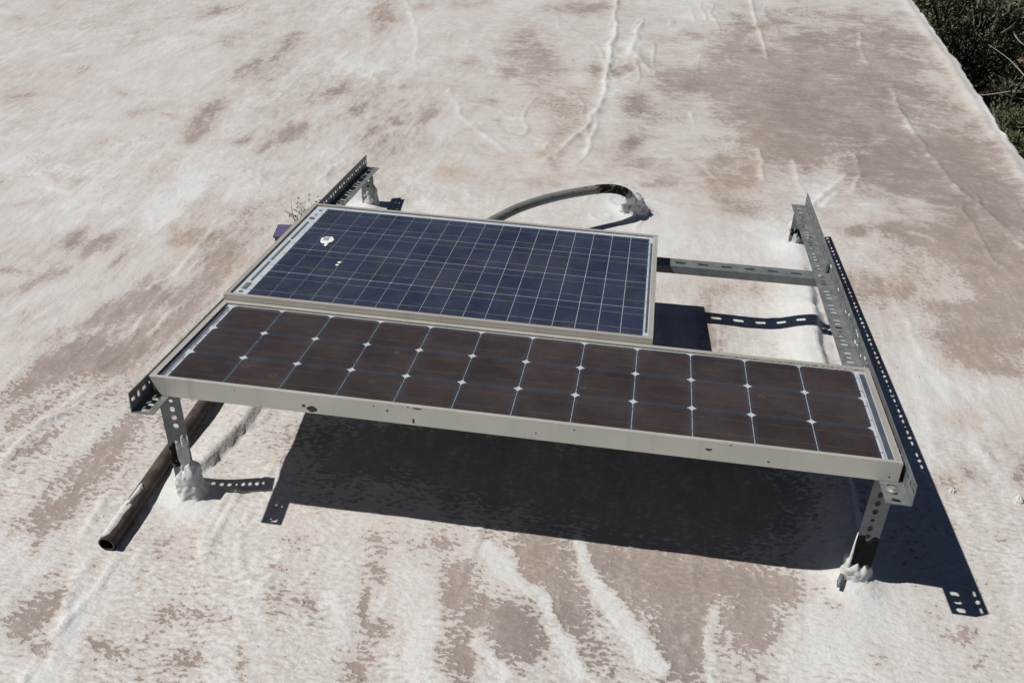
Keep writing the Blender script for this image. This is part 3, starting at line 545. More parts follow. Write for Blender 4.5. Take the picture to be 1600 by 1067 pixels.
def make_tree(seed, rx, rz, n, leaf, lm):
    rng = random.Random(seed)
    v, f, cl = crown(seed, rx, rz, n, leaf)
    cme = mesh('crown', v, f, M['leaf'][lm])
    TV = []; TF = []
    def addt(V, F):
        o = len(TV); TV.extend(V); TF.extend([tuple(i + o for i in q) for q in F])
    base = Vector((0, 0, -0.15)); top = Vector((rng.uniform(-.1, .1), rng.uniform(-.1, .1), rz * 0.75))
    path = smooth_path([base, Vector((.05, .03, rz * .2)), Vector((-.05, .06, rz * .45)), top], 4)
    addt(*tube(path, [0.11 * (1 - 0.8 * i / (len(path) - 1)) for i in range(len(path))], 9, 0.12, seed=seed))
    for c in cl:
        c = Vector(c.tolist()); s = path[min(len(path) - 2, int(len(path) * max(0.1, min(0.85, (c.z - 0.35) / rz))))]
        mid = (s + c) / 2 + Vector((rng.uniform(-.1, .1), rng.uniform(-.1, .1), rng.uniform(-.15, .05)))
        p = smooth_path([s, mid, c], 3); addt(*tube(p, [0.035 * (1 - 0.75 * i / (len(p) - 1)) for i in range(len(p))], 6, 0.1, seed=seed))
    tme = mesh('trunk', TV, TF, M['bark'], True)
    dmes = []
    for k in range(14):
        a = rng.uniform(0, 6.28); e = rng.uniform(-0.1, 0.8); r0 = rng.uniform(.5, .8) * rx
        s = Vector((math.cos(a) * r0, math.sin(a) * r0, rz * rng.uniform(.45, .98)))
        d = Vector((math.cos(a), math.sin(a), e)).normalized() * rng.uniform(.35, .85)
        p = smooth_path([s, s + d * .5 + Vector((0, 0, rng.uniform(-.08, .1))), s + d + Vector((rng.uniform(-.15, .15), rng.uniform(-.15, .15), rng.uniform(-.1, .2)))], 4)
        V, F = tube(p, [0.0095 * (1 - .7 * i / (len(p) - 1)) for i in range(len(p))], 5, 0.1, seed=k); dmes.append(mesh('dead_branch', V, F, M['deadwood'], True))
    return cme, tme, dmes
protos = [make_tree(3, 1.05, 2.2, 34000, 0.038, 0), make_tree(11, 1.2, 2.6, 40000, 0.038, 1), make_tree(23, 0.75, 1.5, 14000, 0.042, 2)]
TREES = [
 (4.5, 7.3, 0.78, 0, 'low dark olive juniper closest to the roof edge at the right of the picture'),
 (4.35, 9.6, 0.95, 1, 'dusty green juniper with bare twigs right beside the roof edge, second from the front'),
 (5.6, 9.2, 0.95, 0, 'olive juniper at the right border of the picture, behind the lowest one'),
 (3.75, 8.3, 0.55, 2, 'small fresh green bush tucked against the wall under the roof edge'),
 (5.1, 11.9, 1.05, 1, 'broad dusty juniper in the middle of the grove beyond the roof edge'),
 (6.7, 11.6, 1.1, 0, 'olive juniper at the right end of the middle row'),
 (4.35, 13.6, 0.95, 0, 'dark juniper in the shade at the far end of the roof edge'),
 (6.1, 14.4, 1.15, 1, 'dusty juniper in the back row near the top border'),
 (7.8, 14.6, 1.2, 0, 'olive juniper at the top right corner of the picture'),
 (5.2, 16.6, 1.2, 1, 'farthest dusty juniper behind the shaded one'),
 (7.2, 17.6, 1.25, 0, 'farthest olive juniper behind the top right corner one'),
 (3.95, 6.2, 0.5, 2, 'small green shrub below the roof edge, nearest the viewer')]
for x, y, s, k, lab in TREES:
    t = empty('juniper_tree', (x, y, GZ + 0.25 * (s - 1)), (0, 0, x * 7.3 + y)); t.scale = (s, s, s)
    tag(t, lab, 'tree', 'junipers below the roof edge')
    c, tr, dd = protos[k]
    link('crown', c, t); link('trunk', tr, t); [link('dead_branch', d, t) for d in dd]

# ------------------------------------------------------------------ rack and panels: everything bolted on lies in one tilted plane
TILT = math.radians(-6.7486); H0 = 0.3792
def rack_empty(name):
    return empty(name, (0, 0, H0), (TILT, 0, 0))
def p2w(x, y, z):
    return Vector((x, y * math.cos(TILT) - z * math.sin(TILT), H0 + y * math.sin(TILT) + z * math.cos(TILT)))

def slot(cx, cy, lx, ly, n=16):
    r = min(lx, ly) / 2; out = []
    for k in range(n):
        a = 2 * math.pi * (k + 0.5) / n; c, s = math.cos(a), math.sin(a)
        out.append((cx + math.copysign(lx / 2 - r, c) + r * c, cy + math.copysign(ly / 2 - r, s) + r * s))
    return out
def punched(V, F, length, width, th, holes, place):
    """flat strip 0..length by 0..width with holes {centre along: (size along, size across)}, put in space by place(a, w, t)"""
    cuts = sorted(holes); pitch = min([b - a for a, b in zip(cuts[:-1], cuts[1:])] + [0.05])
    edges = [0.0]
    for c in cuts:
        edges += [c - pitch * 0.4999, c + pitch * 0.4999]
    edges.append(length)
    def quad(a0, a1):
        if a1 - a0 < 1e-4: return
        o = len(V)
        for t in (0, th):
            V.extend(place(a, w, t) for a, w in ((a0, 0), (a1, 0), (a1, width), (a0, width)))
        F.extend([(o, o + 3, o + 2, o + 1), (o + 4, o + 5, o + 6, o + 7), (o, o + 1, o + 5, o + 4), (o + 2, o + 3, o + 7, o + 6), (o, o + 4, o + 7, o + 3), (o + 1, o + 2, o + 6, o + 5)])
    for i, c in enumerate(cuts):
        a0, a1 = max(0.0, edges[1 + 2 * i]), min(length, edges[2 + 2 * i])
        quad(edges[2 * i], a0)
        sa, sw = holes[c][:2]; wc = holes[c][2] if len(holes[c]) > 2 else width * 0.55
        ring = slot(c, wc, sa, sw); n = len(ring)
        outer = []
        hx, hy = (a1 - a0) / 2, width / 2; mx, my = (a0 + a1) / 2, width / 2
        for k in range(n):
            a = 2 * math.pi * (k + 0.5) / n; cc, s_ = math.cos(a), math.sin(a); q = max(abs(cc), abs(s_))
            # corners: spread over the square so that ring and rectangle match
            outer.append((mx + hx * cc / q, my + hy * s_ / q))
        for k in (1, 2, 5, 6, 9, 10, 13, 14):
            pass
        # snap the vertices nearest the diagonals to the true corners
        for k, (sx, sy) in ((1, (1, 1)), (5, (-1, 1)), (9, (-1, -1)), (13, (1, -1))):
            outer[k] = (mx + sx * hx, my + sy * hy)
        o = len(V)
        for t in (0, th):
            V.extend(place(a, w, t) for a, w in ring); V.extend(place(a, w, t) for a, w in outer)
        for k in range(n):
            k2 = (k + 1) % n
            b = o + 2 * n
            F.append((o + k, o + k2, o + n + k2, o + n + k)); F.append((b + k, b + n + k, b + n + k2, b + k2))
            F.append((o + k, b + k, b + k2, o + k2)); F.append((o + n + k, o + n + k2, b + n + k2, b + n + k))
    quad(edges[-2], length)

PAT_V = [(0.0165, 0.0100), (0.0110, 0.0165), (0.0165, 0.0100), (0.0075, 0.0075)]
PAT_H = [(0.0120, 0.0200), (0.0110, 0.016), (0.0120, 0.0200), (0.0070, 0.0080)]
def hole_row(length, start, pitch, pat, k0=0):
    h = {}; a = start; k = k0
    while a < length - pitch * 0.5:
        h[a] = pat[k % len(pat)]; a += pitch; k += 1
    return h
def angle_mesh(name, length, wf, hv, th, pitch, mirror, start=0.0130):
    """slotted angle along +y; corner at the origin, flat flange towards +x (or -x when mirrored), upright flange towards +z"""
    V = []; F = []; s = -1 if mirror else 1
    punched(V, F, length, wf, th, hole_row(length, start, pitch, PAT_H), lambda a, w, t: (s * w, a, -th + t))
    punched(V, F, length, hv, th, hole_row(length, start, pitch, PAT_V), lambda a, w, t: (s * (t - 0.0), a, 0.0004 + w))
    bm = bmesh.new(); me0 = mesh('tmp', V, F); bm.from_mesh(me0); bpy.data.meshes.remove(me0)
    return bm_mesh(name, bm, M['galv'])

rack = rack_empty('mounting_rack')
tag(rack, 'slotted steel angle rack on four stub legs that carries both solar panels', 'rack')
XL, XR, ZH = -0.0425, 1.5722, -0.0475
WF, HV, TH = 0.0495, 0.0455, 0.0022
LEN = 1.800
railL = link('rail', angle_mesh('rail', LEN, WF, HV, TH, 0.0243, False), rack, (XL, -0.0825, ZH))
railR = link('rail', angle_mesh('rail', LEN, WF, HV, TH, 0.0243, True), rack, (XR, -0.0815, ZH))
railL['label'] = 'left slotted rail seen dark on its shaded inner side'; railR['label'] = 'right slotted rail with white paint smears'

# legs: upright slotted angles, vertical in the world
def leg_mesh(name, length, w, th, mirror):
    V = []; F = []; s = -1 if mirror else 1
    pat = [(0.015, 0.0125), (0.015, 0.0125), (0.016, 0.011), (0.010, 0.009)]
    punched(V, F, length, w, th, hole_row(length, 0.018, 0.024, pat), lambda a, ww, t: (s * ww, t, a))
    punched(V, F, length, w, th, hole_row(length, 0.018, 0.024, pat), lambda a, ww, t: (s * t, th + 0.0004 + ww, a))
    bm = bmesh.new(); me0 = mesh('tmp', V, F); bm.from_mesh(me0); bpy.data.meshes.remove(me0)
    return bm_mesh(name, bm, M['galv'])
def lumps(name, mat, cx, cy, z0, z1, r0, r1, seed, ell=(1, 1), nseg=56, nring=34, amp=0.2, off=(0, 0), lean=0.0):
    """lumpy flared collar of trowelled coating, its top edge ragged and higher on the +x side by lean"""
    V = []; F = []
    for i in range(nring):
        t = i / (nring - 1)
        r = r1 + (r0 - r1) * (1 - t) ** 3
        if t > 0.8: r *= 1 - 0.55 * ((t - 0.8) / 0.2) ** 1.5
        for k in range(nseg):
            a = 2 * math.pi * k / nseg; top = z1 + lean * math.cos(a) + 0.014 * mnoise.noise(Vector((math.cos(a) * 2.2 + seed, math.sin(a) * 2.2, seed)))
            z = z0 + (top - z0) * t
            q = Vector((math.cos(a) * 1.6 + seed, math.sin(a) * 1.6, z * 30))
            j = 1 + amp * mnoise.noise(q) + 0.5 * amp * mnoise.noise(q * 2.9) + 0.30 * amp * mnoise.noise(q * 6.5) + 0.15 * amp * mnoise.noise(q * 13)
            c, s = math.cos(a), math.sin(a); sq = 1 / max(abs(c), abs(s)) ** (0.6 * t)      # squarish round the leg, round at the foot
            V.append((cx + off[0] * t + c * r * j * ell[0] * sq, cy + off[1] * t + s * r * j * ell[1] * sq, z))
    for i in range(nring - 1):
        for k in range(nseg):
            k2 = (k + 1) % nseg
            F.append((i * nseg + k, i * nseg + k2, (i + 1) * nseg + k2, (i + 1) * nseg + k))
    F.append(tuple((nring - 1) * nseg + k for k in range(nseg)))
    return mesh(name, V, F, mat, True)
inv = rack.matrix_basis.inverted() if hasattr(rack, 'matrix_basis') else None
RACK_M = Matrix.Translation((0, 0, H0)) @ Matrix.Rotation(TILT, 4, 'X'); INV = RACK_M.inverted()
def vertical_child(name, me, x, y, z, turn=0.0):
    o = link(name, me, rack); o.matrix_local = INV @ Matrix.Translation((x, y, z)) @ Matrix.Rotation(math.radians(turn), 4, 'Z'); return o
def rail_z(yw):   # underside of the flat flange above world y
    y = yw / math.cos(TILT); return p2w(0, y, ZH - TH).z
LEG = {}
for nm, xc, yw, mir in (('fl', XL + 0.001, 0.022, False), ('fr', XR - 0.001, 0.022, True), ('rl', XL + 0.001, 1.62, False), ('rr', XR - 0.001, 1.62, True)):
    zb = hz(xc + (0.02 if not mir else -0.02), yw) - 0.02; ln = rail_z(yw + (0.05 if yw > 1 else 0.05)) - 0.0015 - zb
    LEG[nm] = vertical_child('leg', leg_mesh('leg', ln, 0.047, 0.0022, mir), xc, yw, zb, {'fl': 13, 'fr': 5}.get(nm, 0))
LEG['fl']['label'] = 'front left leg with white coating run down one side'; LEG['fr']['label'] = 'front right leg with black tar on its lower half'

# tar bands and coating on the legs
def blot(name, mat, x0, x1, z0, z1, y, th, seed, parent_leg, keep=0.0, nx=22, nz=30, full=False):
    """ragged clinging patch on a leg face, in leg space: a fine grid thinned out by noise towards its edges"""
    V = []; F = []; on = {}
    def f(u, w):
        n = mnoise.noise(Vector((u * 3.1 + seed, w * 4.3, seed * 1.7))) + 0.55 * mnoise.noise(Vector((u * 8 + seed, w * 11, seed)))
        e = abs(2 * w - 1) if full else max(abs(2 * u - 1), abs(2 * w - 1))
        return 0.62 + keep + 0.75 * n - 0.85 * e ** 2.2
    for i in range(nx):
        for j in range(nz):
            u, w = i / (nx - 1), j / (nz - 1); q = f(u, w); on[i, j] = q > 0
            d = th * min(1.0, max(0.0, q) * 2.2) * (0.75 + 0.5 * mnoise.noise(Vector((u * 14, w * 18, seed))))
            V.append((x0 + (x1 - x0) * u, y - 0.0003 - max(0.0002, d), z0 + (z1 - z0) * w))
    for i in range(nx - 1):
        for j in range(nz - 1):
            if on[i, j] + on[i + 1, j] + on[i, j + 1] + on[i + 1, j + 1] >= 3:
                a = i * nz + j; F.append((a, a + nz, a + nz + 1, a + 1))
    return link(name, mesh(name, V, F, mat, True), parent_leg)
blot('tar_patch', M['tar'], -0.0475, 0.0004, 0.045, 0.140, 0.0, 0.004, 3, LEG['fr'], 0.15, full=True)
blot('tar_patch', M['tar'], 0.000, 0.028, 0.095, 0.160, 0.0, 0.003, 5.3, LEG['fl'])
blot('tar_patch', M['tar'], 0.004, 0.022, 0.085, 0.105, 0.0, 0.003, 15, LEG['fl'])
blot('coating_smear', M['mound'], 0.016, 0.0475, 0.03, 0.185, 0.0, 0.006, 8.4, LEG['fl'], 0.25)
blot('tar_patch', M['tar'], -0.046, -0.004, 0.035, 0.075, 0.0, 0.003, 9, LEG['rr'])
V, F = tube([(-0.0485, -0.002, z) for z in (0.03, 0.06, 0.09, 0.12, 0.15)], [0.0045, 0.0034, 0.0026, 0.002, 0.0008], 7, 0.3)
link('coating_smear', mesh('coating_smear', V, F, M['splash'], True), LEG['fr'])

# coating mounds at the feet: part of the roof skin
for x, y, z1, r0, r1, sd, ell, off, lean in ((-0.015, 0.030, 0.092, 0.070, 0.0270, 1.3, (1.0, 0.9), (0.002, 0), 0.014), (1.548, 0.034, 0.066, 0.078, 0.029, 4.1, (1.0, 0.9), (0, 0), -0.012),
                                  (1.546, 1.645, 0.085, 0.048, 0.026, 6.2, (1, 1), (0, 0), -0.01), (-0.016, 1.645, 0.085, 0.046, 0.026, 8.6, (1, 1), (0, 0), 0.0)):
    link('coating_mound', lumps('coating_mound', M['mound'], x, y, hz(x + .05, y - .05) - 0.03, z1, r0, r1, sd, ell, off=off, lean=lean), roof)
V, F = tube([(1.515, 0.010, 0.034), (1.508, -0.006, 0.030), (1.505, -0.018, 0.024)], [0.005, 0.0052, 0.004], 10, 0.12)
link('coated_bolt', mesh('coated_bolt', V, F, M['strut'], True), roof)
link('coating_lump', lumps('coating_lump', M['mound'], 1.834, 0.378, hz(1.834, .378) - .004, hz(1.834, .378) + 0.008, 0.012, 0.007, 2.2, nring=7), roof)
link('coating_lump', lumps('coating_lump', M['mound'], 1.992, 0.372, hz(1.992, .372) - .004, hz(1.992, .372) + 0.010, 0.015, 0.009, 5.2, nring=7), roof)

# bolts through the rails
def bolt_mesh():
    bm = bmesh.new(); bmesh.ops.create_cone(bm, cap_ends=True, segments=6, radius1=0.0075, radius2=0.0072, depth=0.0055, matrix=Matrix.Translation((0, 0, 0.0028)))
    bmesh.ops.create_cone(bm, cap_ends=True, segments=20, radius1=0.0105, radius2=0.0105, depth=0.0014, matrix=Matrix.Translation((0, 0, 0.0004)))
    return bm_mesh('bolt', bm, M['bolt'])
BM_ = bolt_mesh()
link('bolt', BM_, rack, (XR - 0.030, -0.035, ZH + 0.0004)); link('bolt', BM_, rack, (XR - 0.030, 1.065, ZH + 0.0004)); link('bolt', BM_, rack, (XL + 0.030, 1.30, ZH + 0.0004))
bm = bmesh.new(); box(bm, -0.0035, 0.0035, -0.012, 0.012, 0, 0.030, 0.001)
link('clip', bm_mesh('clip', bm, M['galv']), rack, (XR - 0.012, 1.10, ZH + 0.0004), (0, 0, 0.1))

# slotted cross channel
V = []; F = []
SL = 1.60
holes = {}; a = 0.055
while a < SL - 0.02:
    holes[a] = (0.034, 0.0135, 0.031); a += 0.0690
punched(V, F, SL, 0.062, 0.0022, holes, lambda a, w, t: (a, w, -t))
def plate(x0, x1, y0, y1, z0, z1):
    o = len(V); V.extend([(x, y, z) for x in (x0, x1) for y in (y0, y1) for z in (z0, z1)])
    F.extend([(o, o + 1, o + 3, o + 2), (o + 4, o + 6, o + 7, o + 5), (o, o + 4, o + 5, o + 1), (o + 2, o + 3, o + 7, o + 6), (o, o + 2, o + 6, o + 4), (o + 1, o + 5, o + 7, o + 3)])
plate(0, SL, 0, 0.0022, -0.024, -0.0024); plate(0, SL, 0.0598, 0.062, -0.024, -0.0024)
bm = bmesh.new(); me0 = mesh('tmp', V, F); bm.from_mesh(me0)
cs = link('cross_channel', bm_mesh('cross_channel', bm, M['strut']), rack, (XL + 0.012, 1.022, ZH - TH - 0.0006), (0, 0, math.radians(0.7)))
cs['label'] = 'grey slotted channel between the two rails'

# white smears on the right rail's upright flange
def flat_blob(name, mat, pts, z, parent, th=0.0006, frame=None):
    """thin lump outlined by pts (x, y)"""
    cx = sum(p[0] for p in pts) / len(pts); cy = sum(p[1] for p in pts) / len(pts)
    V = [(x, y, 0) for x, y in pts] + [(cx + (x - cx) * .75, cy + (y - cy) * .75, th) for x, y in pts] + [(cx, cy, th * 1.2)]
    n = len(pts); F = []
    for k in range(n):
        k2 = (k + 1) % n
        F += [(k, k2, n + k2, n + k), (n + k, n + k2, 2 * n)]
    if frame: V = [frame(*v) for v in V]
    else: V = [(x, y, z + q) for x, y, q in V]
    return link(name, mesh(name, V, F, mat, True), parent)
def blob_pts(cx, cy, rx, ry, seed, n=18, amp=0.3):
    return [(cx + rx * math.cos(a) * (1 + amp * mnoise.noise(Vector((math.cos(a) * 1.3 + seed, math.sin(a) * 1.3, seed)))), cy + ry * math.sin(a) * (1 + amp * mnoise.noise(Vector((math.cos(a) * 1.3 + seed, math.sin(a) * 1.3, seed + 5))))) for a in [2 * math.pi * k / n for k in range(n)]]
rng = random.Random(4)
for k in range(13):
    yy = rng.uniform(0.50, 0.72) if k < 9 else rng.uniform(0.8, 1.2); zz = rng.uniform(0.006, 0.04)
    flat_blob('paint_smear', M['splash'], blob_pts(yy, zz, rng.uniform(.004, .012), rng.uniform(.002, .005), k * 3.1, 12, .8), 0, railR, 0.0005, lambda a, b, c: (-TH - 0.0002 - c, a, b))

# ---------------- framed panels
def frame_bar(name, x0, x1, y0, y1, side, zt, hgt, lip, lipth, parent, mat, lab=None, cut=0.0):
    """one bar of a panel frame: outer wall plus an inward lip over the glass"""
    bm = bmesh.new(); w = 0.0035
    if side == 'front':
        box(bm, x0, x1, y0, y0 + w, zt - hgt, zt, 0.0009); box(bm, x0 + 0.0003, x1 - 0.0003, y0 + w - 0.0005, y0 + lip, zt - lipth, zt - 0.0003, 0.0007); box(bm, x0 + .0003, x1 - .0003, y0 + w - .0005, y0 + 0.022, zt - hgt + .0003, zt - hgt + 0.002)
    elif side == 'rear':
        box(bm, x0, x1, y1 - w, y1, zt - hgt, zt, 0.0009); box(bm, x0 + 0.0003, x1 - 0.0003, y1 - lip, y1 - w + 0.0005, zt - lipth, zt - 0.0003, 0.0007); box(bm, x0 + .0003, x1 - .0003, y1 - 0.022, y1 - w + .0005, zt - hgt + .0003, zt - hgt + 0.002)
    elif side == 'left':
        box(bm, x0, x0 + w, y0, y1, zt - hgt, zt, 0.0009); box(bm, x0 + w - 0.0005, x0 + lip, y0 + 0.0003, y1 - 0.0003, zt - lipth, zt - 0.0003, 0.0007)
    else:
        box(bm, x1 - w, x1, y0, y1, zt - hgt, zt, 0.0009); box(bm, x1 - lip, x1 - w + 0.0005, y0 + 0.0003, y1 - 0.0003, zt - lipth, zt - 0.0003, 0.0007)
    if cut:   # lower corner of the bar sawn off at a slant
        for v in bm.verts:
            if v.co.x < x0 + 0.003: v.co.x += cut * max(0.0, (zt - 0.002 - v.co.z)) / hgt
    o = link(name, bm_mesh(name, bm, mat), parent)
    if lab: o['label'] = lab
    return o

def sheet(name, x0, x1, y0, y1, z, th, mat, parent):
    bm = bmesh.new(); box(bm, x0, x1, y0, y1, z - th, z)
    return link(name, bm_mesh(name, bm, mat), parent)

def pane(x0, x1, y0, y1, z, mat, parent):
    return link('glass', mesh('glass', [(x0, y0, z), (x1, y0, z), (x1, y1, z), (x0, y1, z)], [(0, 1, 2, 3)], mat), parent)

# front panel
fp = rack_empty('solar_panel')
tag(fp, 'long narrow solar panel of dark brown square cells lying at the front of the rack', 'solar panel', 'solar panels on the rack')
fx0, fx1, fy0, fy1 = -0.0345, 1.5605, -0.0065, 0.3975
FH = 0.0472; ZG = -0.0030
frame_bar('frame_bar', fx0, fx1, fy0, fy0 + 0.004, 'front', 0, FH, 0.0095, 0.0026, fp, M['alu'], 'pale grey front frame bar with dark chips', 0.024)
frame_bar('frame_bar', fx0, fx1, fy1 - 0.004, fy1, 'rear', 0, FH, 0.0125, 0.0026, fp, M['alu_warm'])
frame_bar('frame_bar', fx0, 0, fy0 + 0.0100, fy1 - 0.0130, 'left', 0, FH, 0.0135, 0.0026, fp, M['alu'])
frame_bar('frame_bar', 0, fx1, fy0 + 0.0100, fy1 - 0.0130, 'right', 0, FH, 0.0135, 0.0026, fp, M['alu_warm'])
sheet('backsheet', fx0 + 0.004, fx1 - 0.004, fy0 + 0.004, fy1 - 0.004, ZG - 0.0030, 0.001, M['back_white'], fp)
for xa, xb in ((fx0 + 0.0136, -0.0105), (1.5345, fx1 - 0.0136)):
    sheet('margin_tape', xa, xb, 0.008, 0.372, ZG - 0.0026, 0.0003, M['back_blue'], fp)
P = 0.127
bm = bmesh.new(); hx, hy, ch = 0.0627, 0.0631, 0.0105
pts = []
for sx, sy in ((1, 1), (-1, 1), (-1, -1), (1, -1)):
    a, b = (sx * (hx - ch), sy * hy), (sx * hx, sy * (hy - ch)); m = (sx * (hx - ch * .40), sy * (hy - ch * .40))
    pts += ([b, m, a] if sx * sy > 0 else [a, m, b])
vv = [bm.verts.new((x, y, 0)) for x, y in pts]; f = bm.faces.new(vv)
ex = bmesh.ops.extrude_face_region(bm, geom=[f]); bmesh.ops.translate(bm, verts=[g for g in ex['geom'] if isinstance(g, bmesh.types.BMVert)], vec=(0, 0, -0.0003))
cell_me = bm_mesh('solar_cell', bm, M['cell_brown'])
for j in range(3):
    for i in range(12):
        link('solar_cell', cell_me, fp, ((i + .5) * P, (j + .5) * P, ZG - 0.0022))
    for t in (-0.030, 0.030):
        yb = (j + .5) * P + t
        sheet('busbar', -0.006, 12 * P + 0.006, yb - 0.0007, yb + 0.0007, ZG - 0.0019, 0.0002, M['ribbon_dull'], fp)
        for i in range(1, 12): pass
for xx, segs in ((-0.0075, ((0.012, 0.115), (0.138, 0.245), (0.262, 0.365))), (12 * P + 0.0060, ((0.012, 0.118), (0.128, 0.249), (0.262, 0.365)))):
    for a, b in segs: sheet('end_ribbon', xx - 0.0014, xx + 0.0014, a, b, ZG - 0.0018, 0.0002, M['ribbon'], fp)
pane(fx0 + 0.005, fx1 - 0.005, fy0 + 0.005, fy1 - 0.005, ZG, M['glass_front'], fp)
# chips in the front bar's paint
for cx, cz, rx, rz_, sd in ((0.335, -0.037, 0.013, 0.0060, 1), (0.315, -0.030, 0.004, 0.003, 14), (0.500, -0.018, 0.0018, 0.003, 2), (0.557, -0.036, 0.0022, 0.0075, 3), (0.566, -0.005, 0.010, 0.0015, 4), (0.545, -0.004, 0.002, 0.0015, 5), (0.470, -0.010, 0.0016, 0.0014, 6),
                            (1.178, -0.021, 0.0065, 0.0028, 7), (1.30, -0.034, 0.003, 0.002, 8), (1.540, -0.036, 0.0018, 0.002, 9), (0.82, -0.030, 0.0016, 0.0018, 10), (0.90, -0.012, 0.0022, 0.0013, 11), (0.16, -0.012, 0.0012, 0.0012, 12), (1.22, -0.005, 0.003, 0.001, 13)):
    flat_blob('paint_chip', M['chip'], blob_pts(cx, cz, rx, rz_, sd * 2.7, 14, 0.7), 0, fp, 0.0003, lambda a, b, c: (a, fy0 - 0.0002 - c, b))

# rear panel
rp = rack_empty('solar_panel')
tag(rp, 'shorter deeper solar panel of navy blue gridded cells lying behind the brown one', 'solar panel', 'solar panels on the rack')
gx0, gx1, gy0, gy1 = -0.0365, 1.0515, 0.4000, 1.1120; ZT = 0.0155; RH = 0.0630; ZR = ZT - 0.0028
frame_bar('frame_bar', gx0, gx1, gy0, 0, 'front', ZT, RH, 0.0125, 0.0025, rp, M['alu_warm'])
frame_bar('frame_bar', gx0, gx1, 0, gy1, 'rear', ZT, RH, 0.0110, 0.0025, rp, M['alu_warm'])
frame_bar('frame_bar', gx0, 0, gy0 + 0.0130, gy1 - 0.0115, 'left', ZT, RH, 0.0125, 0.0025, rp, M['alu_warm'])
frame_bar('frame_bar', 0, gx1, gy0 + 0.0130, gy1 - 0.0115, 'right', ZT, RH, 0.0125, 0.0025, rp, M['alu_warm'])
sheet('backsheet', gx0 + 0.004, gx1 - 0.004, gy0 + 0.004, gy1 - 0.004, ZR - 0.0034, 0.001, M['back_white'], rp)
CP, RP = 0.0561, 0.1680; cx0, cy0 = 0.0165, 0.4120
bm = bmesh.new(); box(bm, -CP / 2 + 0.0010, CP / 2 - 0.0010, -RP / 2 + 0.0017, RP / 2 - 0.0017, -0.0003, 0)
cb = bm_mesh('solar_cell', bm, M['cell_blue'])
for j in range(4):
    for i in range(18):
        link('solar_cell', cb, rp, (cx0 + (i + .5) * CP, cy0 + (j + .5) * RP, ZR - 0.0024), (0, 0, 0 if (i * 7 + j * 3) % 2 else math.pi))
    for t in (-0.043, 0.043):
        yb = cy0 + (j + .5) * RP + t
        sheet('busbar', cx0 - 0.008, cx0 + 18 * CP + 0.004, yb - 0.0007, yb + 0.0007, ZR - 0.0020, 0.0002, M['ribbon_rear'], rp)
# printed and soldered marks in the pale left margin, grey ribbon in the right one
for a, b in ((0.505, 0.640), (0.650, 0.800), (0.810, 0.960)):
    sheet('end_ribbon', -0.0080, -0.0020, a, b, ZR - 0.0018, 0.0002, M['mark'], rp)
sheet('end_ribbon', -0.0100, 0.0030, 0.452, 0.492, ZR - 0.0018, 0.0002, M['mark'], rp)
sheet('solder_mark', -0.0090, 0.0000, 0.430, 0.440, ZR - 0.0018, 0.0002, M['mark'], rp)
sheet('solder_mark', -0.0060, 0.0030, 1.060, 1.070, ZR - 0.0018, 0.0002, M['mark'], rp)
sheet('solder_mark', -0.0035, -0.0015, 1.015, 1.040, ZR - 0.0018, 0.0002, M['mark'], rp)
flat_blob('solder_mark', M['mark'], blob_pts(-0.004, 0.992, 0.009, 0.009, 3.3, 14, .2), ZR - 0.0019, rp, 0.0003)
sheet('end_ribbon', cx0 + 18 * CP + 0.0045, cx0 + 18 * CP + 0.0095, 0.440, 1.050, ZR - 0.0018, 0.0002, M['back_blue'], rp)
pane(gx0 + 0.005, gx1 - 0.005, gy0 + 0.005, gy1 - 0.005, ZR, M['glass_rear'], rp)
dz = ZR + 0.0002
o = flat_blob('bird_dropping', M['dropping'], blob_pts(0.098, 0.826, 0.0185, 0.0270, 2.2, 24, 0.25), dz, rp, 0.0009); o['label'] = 'round white bird dropping with a tail'
flat_blob('bird_dropping', M['dropping'], [(0.100, 0.800), (0.110, 0.803), (0.1115, 0.786), (0.109, 0.777), (0.103, 0.779), (0.1025, 0.790)], dz + 0.0002, rp, 0.0009)
flat_blob('dropping_centre', M['ring'], blob_pts(0.095, 0.829, 0.0125, 0.0165, 7.7, 20, 0.9), dz + 0.0010, rp, 0.0004)
flat_blob('bird_dropping', M['dropping'], blob_pts(0.1835, 0.674, 0.0058, 0.0062, 1.1, 12, 0.3), dz, rp, 0.0007)
flat_blob('bird_dropping', M['dropping'], blob_pts(0.1825, 0.655, 0.0050, 0.0052, 5.1, 12, 0.3), dz, rp, 0.0007)

# ------------------------------------------------------------------ loose things on the roof
pr = 0.0188
pp = [Vector((-0.1215 + 0.022 * t, -0.178 + 1.30 * t, 0)) for t in (0, .04, .1, .2, .35, .5, .7, .85, 1)]
zp = [hz(p.x, p.y) for p in pp]
k_ = max((zp[i] - zp[0]) / max(0.05, pp[i].y - pp[0].y) for i in range(1, len(pp)))
for p in pp: p.z = zp[0] + pr + 0.001 + max(0, k_) * 0.7 * (p.y - pp[0].y)
pipe = empty('iron_pipe', (pp[0].x, pp[0].y, pp[0].z - pr)); off = -Vector(pipe.location)
tag(pipe, 'rusty brown iron pipe lying on the roof below the left rail, one end open', 'pipe')
V, F = tube([p + off for p in pp], pr, 24, cap=False)
n0 = len(V); V2, F2 = tube([p + off for p in pp], pr - 0.003, 24, cap=False)
V += V2; F += [tuple(i + n0 for i in q[::-1]) for q in F2]
for k in range(24): F.append((k, (k + 1) % 24, n0 + (k + 1) % 24, n0 + k))
link('barrel', mesh('barrel', V, F, M['rust'], True), pipe)
V, F = tube([p + off for p in pp[1:3]], pr - 0.0034, 20); link('bore', mesh('bore', V, F, M['pipe_in'], True), pipe)
